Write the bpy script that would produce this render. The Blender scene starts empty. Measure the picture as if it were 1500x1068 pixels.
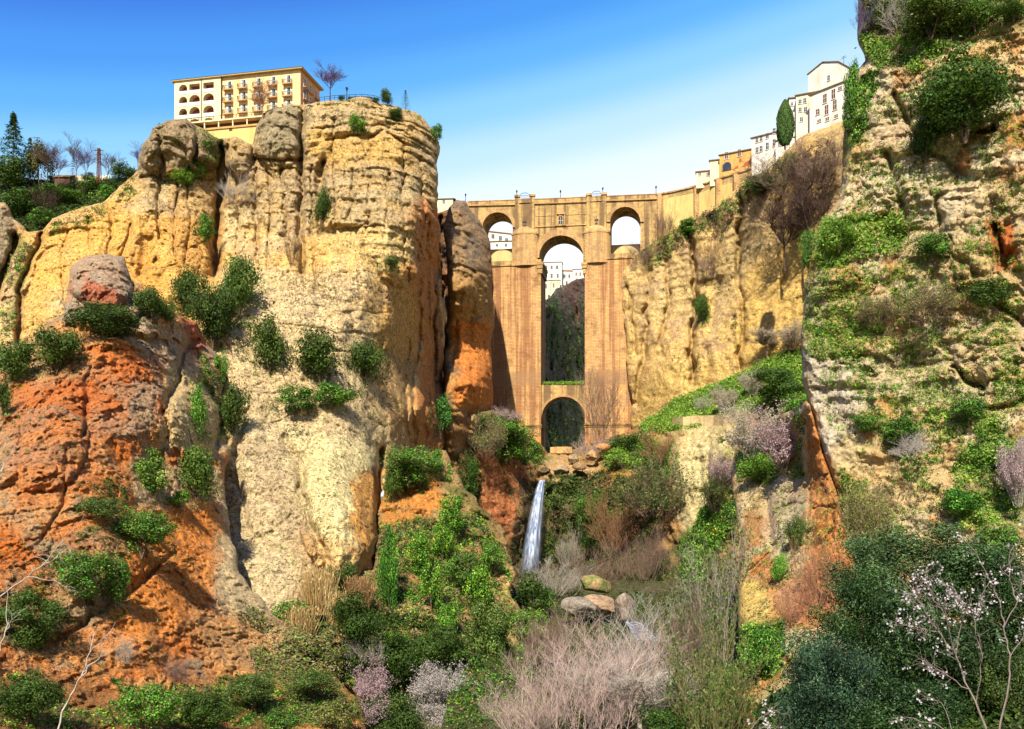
import bpy, math, random
import numpy as np
from mathutils import Vector, Matrix

# ---------------------------------------------------------------- camera / light
sc = bpy.context.scene
F, HX, HY = 1300.0, 750.0, 720.0          # focal length in photo pixels, principal column, horizon row
cam_d = bpy.data.cameras.new('camera')
cam = bpy.data.objects.new('camera', cam_d)
sc.collection.objects.link(cam)
cam.rotation_euler = (math.radians(90), 0, 0)
cam_d.sensor_width = 36.0
cam_d.lens = 36.0 * F / 1500.0
cam_d.shift_y = (HY - 534.0) / 1500.0
cam_d.clip_start = 0.5
cam_d.clip_end = 20000
sc.camera = cam

SUN_AZ, SUN_EL = math.radians(190), math.radians(45)      # azimuth from +Y clockwise (sun behind left shoulder)
w = bpy.data.worlds.new("World"); sc.world = w; w.use_nodes = True
nt = w.node_tree; nt.nodes.clear()
N = nt.nodes.new; L = nt.links.new
sky = N('ShaderNodeTexSky'); sky.sky_type = 'NISHITA'; sky.sun_disc = False
sky.sun_elevation = SUN_EL; sky.sun_rotation = SUN_AZ; sky.air_density = 1.0; sky.dust_density = 0.4; sky.ozone_density = 2.0
tc = N('ShaderNodeTexCoord'); sep = N('ShaderNodeSeparateXYZ'); L(tc.outputs['Generated'], sep.inputs[0])
def wm(op, a, b=None, clamp=False):
    m = N('ShaderNodeMath'); m.operation = op; m.use_clamp = clamp
    for i, v in enumerate((a, b)):
        if v is None: continue
        if isinstance(v, (int, float)): m.inputs[i].default_value = v
        else: L(v, m.inputs[i])
    return m.outputs[0]
def lin_(h):
    o = []
    for i in (1, 3, 5):
        c = int(h[i:i+2], 16)/255.0
        o.append(((c+0.055)/1.055)**2.4)
    return tuple(o)
# thin bright veil of cloud low over the gorge, opening to deep blue towards the upper left
t = wm('SUBTRACT', sep.outputs['Z'], wm('MULTIPLY', sep.outputs['X'], 0.17))
ramp = N('ShaderNodeValToRGB'); L(t, ramp.inputs[0])
cr = ramp.color_ramp; cr.interpolation = 'EASE'
SKYC = [(0.27, lin_('#ffffff')), (0.32, lin_('#eaf6ff')), (0.36, lin_('#c2e5fd')), (0.40, lin_('#8ccdf9')), (0.44, lin_('#55acf3')), (0.475, lin_('#3892ec')), (0.53, lin_('#1b68d8'))]
cr.elements[0].position = SKYC[0][0]; cr.elements[0].color = SKYC[0][1] + (1,)
cr.elements[1].position = SKYC[-1][0]; cr.elements[1].color = SKYC[-1][1] + (1,)
for p, c in SKYC[1:-1]:
    e = cr.elements.new(p); e.color = c + (1,)
sc10 = N('ShaderNodeVectorMath'); sc10.operation = 'SCALE'; sc10.inputs['Scale'].default_value = 3.3
L(ramp.outputs[0], sc10.inputs[0])
mx = N('ShaderNodeMix'); mx.data_type = 'RGBA'; mx.inputs[0].default_value = 0.88
L(sky.outputs[0], mx.inputs[6]); L(sc10.outputs[0], mx.inputs[7])
bg = N('ShaderNodeBackground'); bg.inputs['Strength'].default_value = 0.12
L(mx.outputs[2], bg.inputs[0])
wo = N('ShaderNodeOutputWorld'); L(bg.outputs[0], wo.inputs[0])

sun_d = bpy.data.lights.new('sun', 'SUN'); sun_d.energy = 4.0; sun_d.angle = math.radians(0.6); sun_d.color = (1.0, 0.92, 0.78)
sun = bpy.data.objects.new('sun', sun_d); sc.collection.objects.link(sun)
sdir = Vector((math.sin(SUN_AZ)*math.cos(SUN_EL), math.cos(SUN_AZ)*math.cos(SUN_EL), math.sin(SUN_EL)))
sun.rotation_euler = sdir.to_track_quat('Z', 'Y').to_euler()
vs = sc.view_settings
vs.view_transform = 'Standard'; vs.look = 'None'; vs.gamma = 1.0; vs.use_curve_mapping = False
vs.exposure = 1.5

# ---------------------------------------------------------------- helpers
C = sc.collection
def lin(h, k=1.0):
    h = h.lstrip('#'); o = []
    for i in (0, 2, 4):
        c = int(h[i:i+2], 16)/255.0
        o.append(k*(c/12.92 if c <= 0.04045 else ((c+0.055)/1.055)**2.4))
    return np.array(o)
KA = 0.70                                   # display colour -> albedo
def alb(h, sat=1.03):
    c = lin(h, KA); l = float(c @ np.array([.3, .59, .11])); return np.clip(l+(c-l)*sat, 0.004, 0.9)

def at(px, py, Y): return np.array([(px-HX)/F*Y, Y, (HY-py)/F*Y])

def tag(o, label=None, cat=None, group=None, kind=None):
    if label: o['label'] = label
    if cat: o['category'] = cat
    if group: o['group'] = group
    if kind: o['kind'] = kind
    return o
def empty(name, loc=(0, 0, 0), rz=0.0, scale=(1, 1, 1)):
    o = bpy.data.objects.new(name, None); C.objects.link(o)
    o.location = loc; o.rotation_euler = (0, 0, rz); o.scale = scale; o.empty_display_size = 0.5
    return o
def copy_tree(o, parent=None):
    c = o.copy(); C.objects.link(c); c.parent = parent
    for ch in list(o.children): copy_tree(ch, c)
    return c

def _hash(i, j, k, s):
    n = (i*np.uint32(73856093)) ^ (j*np.uint32(19349663)) ^ (k*np.uint32(83492791)) ^ np.uint32((s*2654435761) & 0xffffffff)
    n ^= n >> np.uint32(13); n = n*np.uint32(1274126177); n ^= n >> np.uint32(16); n = n*np.uint32(2246822519); n ^= n >> np.uint32(15)
    return n.astype(np.float64)/4294967295.0
def vnoise(x, y, z, s=0):
    xf, yf, zf = np.floor(x), np.floor(y), np.floor(z)
    xi, yi, zi = (a.astype(np.int64).astype(np.uint32) for a in (xf, yf, zf))
    u, v, w_ = x-xf, y-yf, z-zf
    u, v, w_ = (a*a*a*(a*(a*6-15)+10) for a in (u, v, w_))
    o = np.uint32(1); r = 0
    for dx in (0, 1):
        for dy in (0, 1):
            for dz in (0, 1):
                h = _hash(xi+o*np.uint32(dx), yi+o*np.uint32(dy), zi+o*np.uint32(dz), s)
                r = r + h*(u if dx else 1-u)*(v if dy else 1-v)*(w_ if dz else 1-w_)
    return r*2-1
def fbm(x, y, z, octs=4, s=0, gain=0.5):
    a, r, t = 1.0, 0.0, 0.0
    for i in range(octs):
        r = r + a*vnoise(x, y, z, s+i*17); t += a
        x, y, z = x*2.03+3.1, y*2.03+7.7, z*2.03+1.3; a *= gain
    return r/t*1.6
def ridged(x, y, z, octs=4, s=0, gain=0.5):
    a, r, t = 1.0, 0.0, 0.0
    for i in range(octs):
        r = r + a*(1-2.2*np.abs(vnoise(x, y, z, s+i*13))); t += a
        x, y, z = x*2.03+3.1, y*2.03+7.7, z*2.03+1.3; a *= gain
    return r/t
def blocks(x, z, sx, sz, s, tilt=.7):
    """jittered cells: a constant step plus a tilt inside every cell, for crisp broken rock"""
    x = x/sx; z = z/sz; xi = np.floor(x); zi = np.floor(z); best = np.full(x.shape, 9e9); val = np.zeros_like(x); z0 = np.zeros(x.shape, dtype=np.uint32)
    for dx in (-1, 0, 1):
        for dz in (-1, 0, 1):
            cx = (xi+dx); cz = (zi+dz); a = cx.astype(np.int64).astype(np.uint32); b = cz.astype(np.int64).astype(np.uint32)
            px = cx+.15+.7*_hash(a, b, z0, s); pz = cz+.15+.7*_hash(a, b, z0, s+1); d = (x-px)**2+(z-pz)**2; m = d < best
            v = _hash(a, b, z0, s+2)*2-1+tilt*((x-px)*(_hash(a, b, z0, s+3)*2-1)*2+(z-pz)*(_hash(a, b, z0, s+4)*2-.6)*2)
            best = np.where(m, d, best); val = np.where(m, v, val)
    return val
def sstep(a, b, x):
    t = np.clip((x-a)/(b-a), 0, 1); return t*t*(3-2*t)

def mk(name, V, Q, mat, col=None, parent=None, smooth=False, facemat=None):
    V = np.asarray(V, dtype=np.float32); Q = np.asarray(Q, dtype=np.int32)
    me = bpy.data.meshes.new(name)
    me.vertices.add(len(V)); me.vertices.foreach_set('co', V.ravel())
    k = Q.shape[1]
    me.loops.add(Q.size); me.loops.foreach_set('vertex_index', Q.ravel())
    me.polygons.add(len(Q)); me.polygons.foreach_set('loop_start', np.arange(len(Q), dtype=np.int32)*k)
    me.polygons.foreach_set('loop_total', np.full(len(Q), k, dtype=np.int32))
    if smooth: me.polygons.foreach_set('use_smooth', np.ones(len(Q), dtype=bool))
    me.update(calc_edges=True)
    if col is not None:
        a = me.color_attributes.new('Col', 'FLOAT_COLOR', 'POINT')
        cc = np.ones((len(V), 4), dtype=np.float32); cc[:, :3] = col
        a.data.foreach_set('color', cc.ravel())
    me.materials.append(mat)
    o = bpy.data.objects.new(name, me); C.objects.link(o)
    if parent: o.parent = parent
    return o

# ---------------------------------------------------------------- materials
def newmat(name):
    m = bpy.data.materials.new(name); m.use_nodes = True
    nt = m.node_tree; nt.nodes.clear()
    out = nt.nodes.new('ShaderNodeOutputMaterial'); b = nt.nodes.new('ShaderNodeBsdfPrincipled')
    nt.links.new(b.outputs[0], out.inputs[0])
    b.inputs['Roughness'].default_value = 0.9
    b.inputs['Specular IOR Level'].default_value = 0.15
    return m, nt, b, out
class G:
    def __init__(s, nt): s.nt = nt
    def n(s, t, **kw):
        x = s.nt.nodes.new(t)
        for k, v in kw.items(): setattr(x, k, v)
        return x
    def l(s, a, b): s.nt.links.new(a, b)
    def noise(s, vec, scale, detail=4, rough=0.55, dist=0):
        x = s.n('ShaderNodeTexNoise'); x.inputs['Scale'].default_value = scale; x.inputs['Detail'].default_value = detail
        x.inputs['Roughness'].default_value = rough; x.inputs['Distortion'].default_value = dist
        if vec is not None: s.l(vec, x.inputs['Vector'])
        return x.outputs['Fac']
    def ramp(s, f, stops):
        x = s.n('ShaderNodeValToRGB'); s.l(f, x.inputs[0]); e = x.color_ramp.elements
        def c4(c): return (c, c, c, 1) if isinstance(c, (int, float)) else tuple(c)[:3]+(1,)
        e[0].position, e[0].color = stops[0][0], c4(stops[0][1]); e[1].position, e[1].color = stops[-1][0], c4(stops[-1][1])
        for p, c in stops[1:-1]: q = e.new(p); q.color = c4(c)
        return x.outputs[0]
    def mix(s, f, a, b, mode='MIX'):
        x = s.n('ShaderNodeMix'); x.data_type = 'RGBA'; x.blend_type = mode
        for i, v in ((0, f), (6, a), (7, b)):
            if isinstance(v, (int, float)): x.inputs[i].default_value = v
            elif isinstance(v, (tuple, list, np.ndarray)): x.inputs[i].default_value = tuple(v)[:3]+(1,)
            else: s.l(v, x.inputs[i])
        return x.outputs[2]
    def math(s, op, a, b=0.0):
        x = s.n('ShaderNodeMath', operation=op)
        for i, v in enumerate((a, b)):
            if isinstance(v, (int, float)): x.inputs[i].default_value = v
            else: s.l(v, x.inputs[i])
        return x.outputs[0]
    def bump(s, h, strength, dist, b, prev=None):
        x = s.n('ShaderNodeBump'); x.inputs['Strength'].default_value = strength; x.inputs['Distance'].default_value = dist
        s.l(h, x.inputs['Height'])
        if prev is not None: s.l(prev, x.inputs['Normal'])
        if b is not None: s.l(x.outputs[0], b.inputs['Normal'])
        return x.outputs[0]
    def mapping(s, vec, scale):
        x = s.n('ShaderNodeMapping'); x.inputs['Scale'].default_value = scale; s.l(vec, x.inputs[0]); return x.outputs[0]

def rock_mat(name, speck=0.5, bscale=1.0, bumpd=0.5, lay=1.0):
    m, nt, b, out = newmat(name); g = G(nt)
    a = g.n('ShaderNodeAttribute', attribute_name='Col')
    pos = g.n('ShaderNodeTexCoord').outputs['Object']
    n1 = g.noise(pos, 0.9*bscale, 8, 0.65)
    v1 = g.ramp(n1, [(0.28, 0.42), (0.45, 0.85), (0.62, 1.18), (0.8, 1.45)])
    c = g.mix(1.0, a.outputs['Color'], v1, 'MULTIPLY')
    n2 = g.noise(pos, 2.2*bscale, 5, 0.7)
    sp = g.ramp(n2, [(0.36, 1.0), (0.44, 0.0)])
    c = g.mix(g.math('MULTIPLY', sp, speck), c, alb('#4c4230'))
    n4 = g.noise(pos, 0.95*bscale, 6, 0.75)
    c = g.mix(g.math('MULTIPLY', g.ramp(n4, [(0.36, 1.0), (0.43, 0.0)]), speck*.8), c, alb('#5c503a'))
    c = g.mix(g.ramp(g.noise(pos, 1.3*bscale, 7, 0.8), [(0.56, 0.0), (0.66, 0.45)]), c, alb('#f4e6c4'))
    n3 = g.noise(g.mapping(pos, (1, 1, 0.25)), 0.5*bscale, 5, 0.6)
    c = g.mix(g.ramp(n3, [(0.52, 0.0), (0.74, 0.35)]), c, alb('#8a7a60'))
    vo = g.n('ShaderNodeTexVoronoi'); vo.inputs['Scale'].default_value = 1.15*bscale
    wv = g.n('ShaderNodeVectorMath', operation='ADD'); g.l(pos, wv.inputs[0])
    nd = g.n('ShaderNodeTexNoise'); nd.inputs['Scale'].default_value = 1.7; g.l(pos, nd.inputs['Vector']); g.l(nd.outputs['Color'], wv.inputs[1]); g.l(wv.outputs[0], vo.inputs['Vector'])
    pit = g.ramp(vo.outputs['Distance'], [(0.20, 1.0), (0.34, 0.0)])
    pm = g.ramp(g.noise(pos, 0.22, 5, 0.65), [(0.36, 0.25), (0.56, 1.0)])
    pit = g.math('MULTIPLY', pit, pm); c = g.mix(g.math('MULTIPLY', pit, min(1, speck*1.05)), c, alb('#5a4c36'))
    vo2 = g.n('ShaderNodeTexVoronoi'); vo2.inputs['Scale'].default_value = 2.6*bscale; g.l(wv.outputs[0], vo2.inputs['Vector'])
    c = g.mix(g.math('MULTIPLY', g.ramp(vo2.outputs['Distance'], [(0.14, 1.0), (0.3, 0.0)]), min(1, speck*.7)), c, alb('#6a5a42'))
    g.l(c, b.inputs['Base Color'])
    mus = g.noise(pos, 0.55*bscale, 9, 0.72, 0.6)
    st = g.noise(g.mapping(pos, (0.35, 0.35, 2.6)), 0.8*bscale, 6, 0.65)
    p = g.bump(mus, 0.9, bumpd*2.2/bscale, None)
    p = g.bump(st, 0.55*lay, bumpd*0.7/bscale, None, p)
    p = g.bump(g.math('MULTIPLY', pit, -1.0), 0.7, 0.35/bscale, None, p)
    g.bump(g.noise(pos, 4.5*bscale, 6, 0.7), 0.8, bumpd*0.35/bscale, b, p)
    b.inputs['Roughness'].default_value = 0.95
    return m
def leaf_mat(name, trans=0.3, rough=0.6):
    m, nt, b, out = newmat(name); g = G(nt)
    a = g.n('ShaderNodeAttribute', attribute_name='Col')
    oi = g.n('ShaderNodeObjectInfo')
    c = g.mix(1.0, a.outputs['Color'], oi.outputs['Color'], 'MULTIPLY')
    g.l(c, b.inputs['Base Color']); b.inputs['Roughness'].default_value = rough
    tr = g.n('ShaderNodeBsdfTranslucent')
    g.l(g.mix(1.0, c, (1.2, 1.3, 0.6), 'MULTIPLY'), tr.inputs[0])
    ms = g.n('ShaderNodeMixShader'); ms.inputs[0].default_value = trans
    g.l(b.outputs[0], ms.inputs[1]); g.l(tr.outputs[0], ms.inputs[2]); g.l(ms.outputs[0], out.inputs[0])
    return m
def flat_mat(name, hexc, rough=0.8, var=0.25, scale=1.0, metal=0.0, bump=0.0):
    m, nt, b, out = newmat(name); g = G(nt)
    pos = g.n('ShaderNodeTexCoord').outputs['Object']
    n = g.noise(pos, scale, 5, 0.6)
    c = g.mix(g.ramp(n, [(0.3, 0.0), (0.7, 1.0)]), alb(hexc)*(1-var), alb(hexc)*(1+var*0.5))
    g.l(c, b.inputs['Base Color']); b.inputs['Roughness'].default_value = rough; b.inputs['Metallic'].default_value = metal
    if bump: g.bump(n, 0.6, bump, b)
    return m
def plaster_mat(name, hexc, stain='#8a7350', amt=0.5, scale=0.6):
    m, nt, b, out = newmat(name); g = G(nt)
    pos = g.n('ShaderNodeTexCoord').outputs['Object']
    n1 = g.noise(g.mapping(pos, (1, 1, 0.3)), scale, 6, 0.6)
    n2 = g.noise(pos, scale*4, 5, 0.6)
    c = g.mix(g.math('MULTIPLY', g.ramp(n1, [(0.46, 0.0), (0.68, 1.0)]), amt), alb(hexc), alb(stain))
    c = g.mix(g.ramp(n2, [(0.3, 0.25), (0.6, 0.0)]), c, alb(stain))
    g.l(c, b.inputs['Base Color']); g.bump(n2, 0.4, 0.05, b)
    return m
def tile_mat(name, hexc):
    m, nt, b, out = newmat(name); g = G(nt)
    pos = g.n('ShaderNodeTexCoord').outputs['Object']
    wv = g.n('ShaderNodeTexWave'); wv.inputs['Scale'].default_value = 1.3; wv.inputs['Distortion'].default_value = 0.6; g.l(pos, wv.inputs[0])
    n2 = g.noise(pos, 1.7, 5, 0.7)
    c = g.mix(g.ramp(n2, [(0.3, 0.0), (0.7, 1.0)]), alb(hexc)*0.6, alb(hexc)*1.15)
    g.l(c, b.inputs['Base Color']); g.bump(wv.outputs['Fac'], 0.6, 0.15, b)
    return m
def masonry_mat(name, c1, c2, mortar, bw=1.1, bh=0.45, streak='#8a4a34', streak_amt=0.75, bands=()):
    m, nt, b, out = newmat(name); g = G(nt)
    pos = g.n('ShaderNodeTexCoord').outputs['Object']
    sp = g.n('ShaderNodeSeparateXYZ'); g.l(pos, sp.inputs[0])
    cb = g.n('ShaderNodeCombineXYZ'); g.l(g.math('ADD', sp.outputs[0], sp.outputs[1]), cb.inputs[0]); g.l(sp.outputs[2], cb.inputs[1])
    br = g.n('ShaderNodeTexBrick'); br.inputs['Scale'].default_value = 1.0
    br.inputs['Brick Width'].default_value = bw; br.inputs['Row Height'].default_value = bh; br.inputs['Mortar Size'].default_value = 0.06
    br.inputs['Mortar Smooth'].default_value = 0.4; br.inputs['Bias'].default_value = 0.0
    br.inputs['Color1'].default_value = tuple(alb(c1))+(1,); br.inputs['Color2'].default_value = tuple(alb(c2))+(1,); br.inputs['Mortar'].default_value = tuple(alb(mortar))+(1,)
    g.l(cb.outputs[0], br.inputs['Vector'])
    c = br.outputs['Color']
    n1 = g.noise(pos, 0.25, 7, 0.65)
    c = g.mix(1.0, c, g.ramp(n1, [(0.3, (0.5, 0.44, 0.38)), (0.48, 0.95), (0.7, (1.25, 1.15, 0.95))]), 'MULTIPLY')
    # long vertical run-off stains
    ns = g.noise(g.mapping(pos, (1, 1, 0.035)), 0.42, 5, 0.6)
    f = g.math('MULTIPLY', g.ramp(ns, [(0.47, 0.0), (0.56, 1.0)]), streak_amt)
    c = g.mix(f, c, alb(streak))
    for z0, z1, hexc, amt in bands:
        mr = g.n('ShaderNodeMapRange'); g.l(g.math('ADD', sp.outputs[2], g.math('MULTIPLY', g.noise(pos, 0.3, 5), 2.0)), mr.inputs[0])
        mr.inputs[1].default_value = z0+1; mr.inputs[2].default_value = z0+1.6
        mr2 = g.n('ShaderNodeMapRange'); g.l(g.math('ADD', sp.outputs[2], g.math('MULTIPLY', g.noise(pos, 0.5, 5), 3.0)), mr2.inputs[0])
        mr2.inputs[1].default_value = z1+1.2; mr2.inputs[2].default_value = z1+2.6; mr2.inputs[3].default_value = 1; mr2.inputs[4].default_value = 0
        c = g.mix(g.math('MULTIPLY', g.math('MULTIPLY', mr.outputs[0], mr2.outputs[0]), amt), c, alb(hexc))
    sp2 = g.ramp(g.noise(pos, 1.6, 6, 0.75), [(0.34, 0.6), (0.42, 0.0)])
    c = g.mix(sp2, c, alb('#6a4c34'))
    g.l(c, b.inputs['Base Color'])
    p = g.bump(br.outputs['Fac'], -0.5 if False else 0.5, -0.06, None)
    g.bump(g.noise(pos, 2.0, 6, 0.7), 0.8, 0.14, b, p)
    return m

# ---------------------------------------------------------------- px-space polygons
def rough_outline(pts, seed, amp=5.0, seg=7.0):
    out = []; n = len(pts)
    for i in range(n):
        a = np.array(pts[i], float); b = np.array(pts[(i+1) % n], float); d = np.linalg.norm(b-a)
        k = max(1, int(d/seg))
        for j in range(k): out.append(a+(b-a)*j/k)
    P = np.array(out)
    T = np.roll(P, -1, 0)-np.roll(P, 1, 0); T /= np.linalg.norm(T, axis=1)[:, None]+1e-9
    Nn = np.stack([-T[:, 1], T[:, 0]], 1)
    s = fbm(P[:, 0]/28, P[:, 1]/28, P[:, 0]*0+seed, 4, seed, 0.6)*amp
    return P+Nn*s[:, None]
def poly_sdf(X, Y, P, closed=True, want_near=False):
    """signed distance (negative inside) and nearest point"""
    sh = X.shape; x = X.ravel(); y = Y.ravel()
    best = np.full(x.shape, 1e12); nx = np.zeros_like(x); ny = np.zeros_like(x)
    inside = np.zeros(x.shape, bool); n = len(P)
    for i in range(n if closed else n-1):
        ax, ay = P[i]; bx, by = P[(i+1) % n]
        dx, dy = bx-ax, by-ay; L2 = dx*dx+dy*dy+1e-9
        t = np.clip(((x-ax)*dx+(y-ay)*dy)/L2, 0, 1)
        qx, qy = ax+t*dx, ay+t*dy; d = (x-qx)**2+(y-qy)**2
        m = d < best; best = np.where(m, d, best)
        if want_near: nx = np.where(m, qx, nx); ny = np.where(m, qy, ny)
        if closed:
            c = ((ay > y) != (by > y)); 
            with np.errstate(divide='ignore', invalid='ignore'):
                xx = (bx-ax)*(y-ay)/(by-ay if by != ay else 1e-9)+ax
            inside ^= c & (x < xx)
    d = np.sqrt(best); d = np.where(inside, -d, d) if closed else d
    if want_near: return d.reshape(sh), nx.reshape(sh), ny.reshape(sh)
    return d.reshape(sh)
def rbf(ctrl):
    c = np.array(ctrl, float); p = c[:, :2]/100.0; n = len(c)
    r = np.linalg.norm(p[:, None]-p[None], axis=2)
    A = np.zeros((n+3, n+3)); A[:n, :n] = r; A[:n, n:n+2] = p; A[:n, n+2] = 1; A[n:n+2, :n] = p.T; A[n+2, :n] = 1
    sol = np.linalg.lstsq(A, np.concatenate([c[:, 2], [0, 0, 0]]), rcond=None)[0]
    def f(X, Y):
        x, y = X/100.0, Y/100.0
        v = sol[n]*x+sol[n+1]*y+sol[n+2]
        for i in range(n): v = v+sol[i]*np.sqrt((x-p[i, 0])**2+(y-p[i, 1])**2)
        return v
    return f

MASS = {}
class Mass: pass
def mass(name, outline, ctrl, mat, base=('#e3bd6b', '#e0cfa0'), paint=(), cracks=(), bulges=(), big=3.0, colm=1.5, colw=9.0, strata=0.6, fine=0.6, rug=0.0, rs=6.5, groove=0.6, blkmask=None, vfis=0.5, blk=0.6, bsx=5.0, bsz=3.2,
         step=2.0, rw=16.0, rR=4.0, skirt=45.0, seed=1, oamp=4.0, oname='cliff', strata_poly=None, label=None):
    P = rough_outline(outline, seed, oamp)
    x0, y0 = P.min(0)-step*7; x1, y1 = P.max(0)+step*7
    x0 = max(x0, -90); x1 = min(x1, 1690); y0 = max(y0, -70); y1 = min(y1, 1150)
    gx = np.arange(x0, x1, step); gy = np.arange(y0, y1, step)
    X, Yp = np.meshgrid(gx, gy)
    d, nx, ny = poly_sdf(X, Yp, P, True, True)
    keep = d < step*6
    outm = d > 0
    dd_ = np.maximum(np.abs(d), 1e-6); ins = np.clip(d, 0, step*6)/(step*6)*2.2
    PX = np.where(outm, nx+(nx-X)/dd_*ins, X); PY = np.where(outm, ny+(ny-Yp)/dd_*ins, Yp)
    D = rbf(ctrl)(PX, PY)
    din = np.clip(-d, 0, rw)
    D = D+rR*(1-np.sqrt(np.clip(1-(1-din/rw)**2, 0, 1)))
    wx = PX+4*fbm(PX/20, PY/20, PX*0+5, 3, seed+5); wy = PY+4*fbm(PX/20, PY/20, PX*0+9, 3, seed+6)
    for ck in cracks:
        pl, cw, cd = ck[:3]
        dd = poly_sdf(wx, wy, np.array(pl, float), closed=False)
        D = D+cd*np.exp(-(dd/cw)**2)*0.6+cd*0.4*np.exp(-(dd/(cw*3.5)))
    for (cx, cy, rx, ry, a) in bulges:
        q = ((wx-cx)/rx)**2+((wy-cy)/ry)**2
        D = D-a*np.sqrt(np.clip(1-q, 0, 1))
    XX = (PX-HX)/F*D; ZZ = (HY-PY)/F*D; s = seed*31
    n = big*fbm(XX/15, D/15, ZZ/24, 4, s)
    cwrp = 6*fbm(XX/25, D/25, ZZ/40, 3, s+3)
    n = n+colm*ridged((XX+cwrp)/colw, D/30, ZZ/70, 3, s+7)
    zz = ZZ+2.2*fbm(XX/30, D/30, ZZ/30, 3, s+11)
    sm = 0.35+0.65*sstep(-0.3, 0.5, fbm(XX/22, D/22, ZZ/18, 2, s+19))
    if strata_poly is not None:
        sm = sm*(0.15+0.85*sstep(12, -20, poly_sdf(PX, PY, np.array(strata_poly, float))))
    lay = vnoise(XX/60, D/60, zz/1.5, s+13)+0.6*vnoise(XX/30, D/30, zz/0.7, s+14)
    lay = np.sign(lay)*np.abs(lay)**0.6
    n = n+strata*sm*lay*1.1
    n = n+fine*(fbm(XX/2.6, D/2.6, ZZ/2.6, 4, s+23, 0.6)+0.4*ridged(XX/5, D/5, ZZ/7, 3, s+29))
    if rug: n = n+rug*(ridged((XX+ZZ*0.35)/rs, D/rs, (ZZ-XX*0.35)/(rs*.62), 5, s+37, 0.6))
    if blk:
        bx_ = XX+1.6*fbm(XX/5, D/5, ZZ/5, 4, s+71, .6); bz_ = zz+1.2*fbm(XX/5, D/5, ZZ/5, 4, s+72, .6)
        bm = .35+.65*sstep(-.35, .35, fbm(XX/16, D/16, ZZ/14, 3, s+73))
        if blkmask is not None: bm = bm*(.2+.8*sstep(-25, 15, poly_sdf(PX, PY, np.array(blkmask, float))))
        n = n+blk*bm*(blocks(bx_, bz_, bsx*1.9, bsz*2.1, s+80)*.8+blocks(bx_, bz_, bsx*.8, bsz*.8, s+90)*.55+blocks(bx_, bz_, bsx*.34, bsz*.34, s+100)*.32)
    if vfis:
        fx = XX+4.5*fbm(XX/9, D/9, ZZ/16, 4, s+111, .6); fm = sstep(-.15, .35, fbm(XX/20, D/20, ZZ/16, 2, s+112))
        if strata_poly is not None: fm = fm*(.12+.88*sstep(12, -20, poly_sdf(PX, PY, np.array(strata_poly, float))))
        n = n-vfis*fm*(sstep(.86, .98, 1-np.abs(vnoise(fx/2.6, D/20, ZZ/15, s+113)))+.5*sstep(.85, .98, 1-np.abs(vnoise(fx/1.3, D/20, ZZ/9, s+114))))
    if groove:
        gx_ = XX+2.5*fbm(XX/9, D/9, ZZ/9, 3, s+61); gz_ = ZZ+2.0*fbm(XX/11, D/11, ZZ/11, 3, s+62)
        g1 = sstep(.90, .985, 1-np.abs(vnoise(gx_/6.5, D/16, gz_/26, s+63))); g2 = sstep(.90, .985, 1-np.abs(vnoise(gx_/30, D/30, gz_/5.0, s+64)))
        g3 = sstep(.88, .98, 1-np.abs(vnoise(gx_/3.4, D/6, gz_/5.0, s+65)))*sstep(-.1, .4, vnoise(XX/15, D/15, ZZ/15, s+66))
        n = n-groove*(g1*1.5+g2*1.0+g3*.7)+groove*.9*vnoise(gx_/3.6, D/3.6, gz_/3.0, s+67)*sstep(-.3, .3, vnoise(XX/12, D/12, ZZ/9, s+68))
    D = D-n
    D = D+np.where(outm, skirt*(np.clip(d, 0, step*6)/(step*6))**1.4, 0)
    XX = (PX-HX)/F*D; ZZ = (HY-PY)/F*D
    # colours
    f1 = sstep(-0.6, 0.6, fbm(XX/12, D/12, ZZ/7, 5, s+41)+0.3*lay)[..., None]
    col = alb(base[0])*(1-f1)+alb(base[1])*f1
    if len(base) > 2:
        f2 = sstep(0.05, 0.6, fbm(XX/6, D/6, ZZ/5, 5, s+47))[..., None]
        col = col*(1-f2)+alb(base[2])*f2
    for pt in paint:
        pl, hexc, feather, strength = pt[:4]; warp = pt[4] if len(pt) > 4 else 14
        pp = np.array(pl, float); bb = (pp.min(0)-feather-warp*2, pp.max(0)+feather+warp*2)
        m = (PX > bb[0][0]) & (PX < bb[1][0]) & (PY > bb[0][1]) & (PY < bb[1][1])
        if not m.any(): continue
        xs, ys = PX[m], PY[m]
        dd = poly_sdf(xs, ys, pp)+warp*fbm(XX[m]/5, D[m]/5, ZZ[m]/5, 4, s+53)
        k = (strength*sstep(feather, -feather, dd))[:, None]
        col[m] = col[m]*(1-k)+alb(hexc)*k
    # faces
    idx = -np.ones(d.shape, dtype=np.int64); idx[keep] = np.arange(keep.sum())
    q = np.stack([idx[:-1, :-1], idx[1:, :-1], idx[1:, 1:], idx[:-1, 1:]], -1).reshape(-1, 4)
    q = q[(q >= 0).all(1)]
    kp = np.stack([PX[keep], PY[keep]], -1); qq = kp[q]
    q = q[(np.ptp(qq, axis=1).max(1) < step*2.1)]
    so = (d[keep][q] > 0).any(1); cq = kp[q[so]].mean(1); bad = poly_sdf(cq[:, 0], cq[:, 1], P) > 0.25; so[so] = bad; q = q[~so]
    V = np.stack([XX, D, ZZ], -1)
    o = mk(oname, V[keep], q, mat, col[keep], smooth=True)
    tag(o, kind='structure', label=label)
    M = Mass(); M.x0, M.y0, M.step, M.D, M.d, M.P, M.V = x0, y0, step, D, d, P, V
    du = np.gradient(V, axis=1); dv = np.gradient(V, axis=0)
    nn = np.cross(du, dv); nn /= np.linalg.norm(nn, axis=2)[..., None]+1e-9
    nn *= np.where(nn[..., 1:2] > 0, -1, 1)
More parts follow.
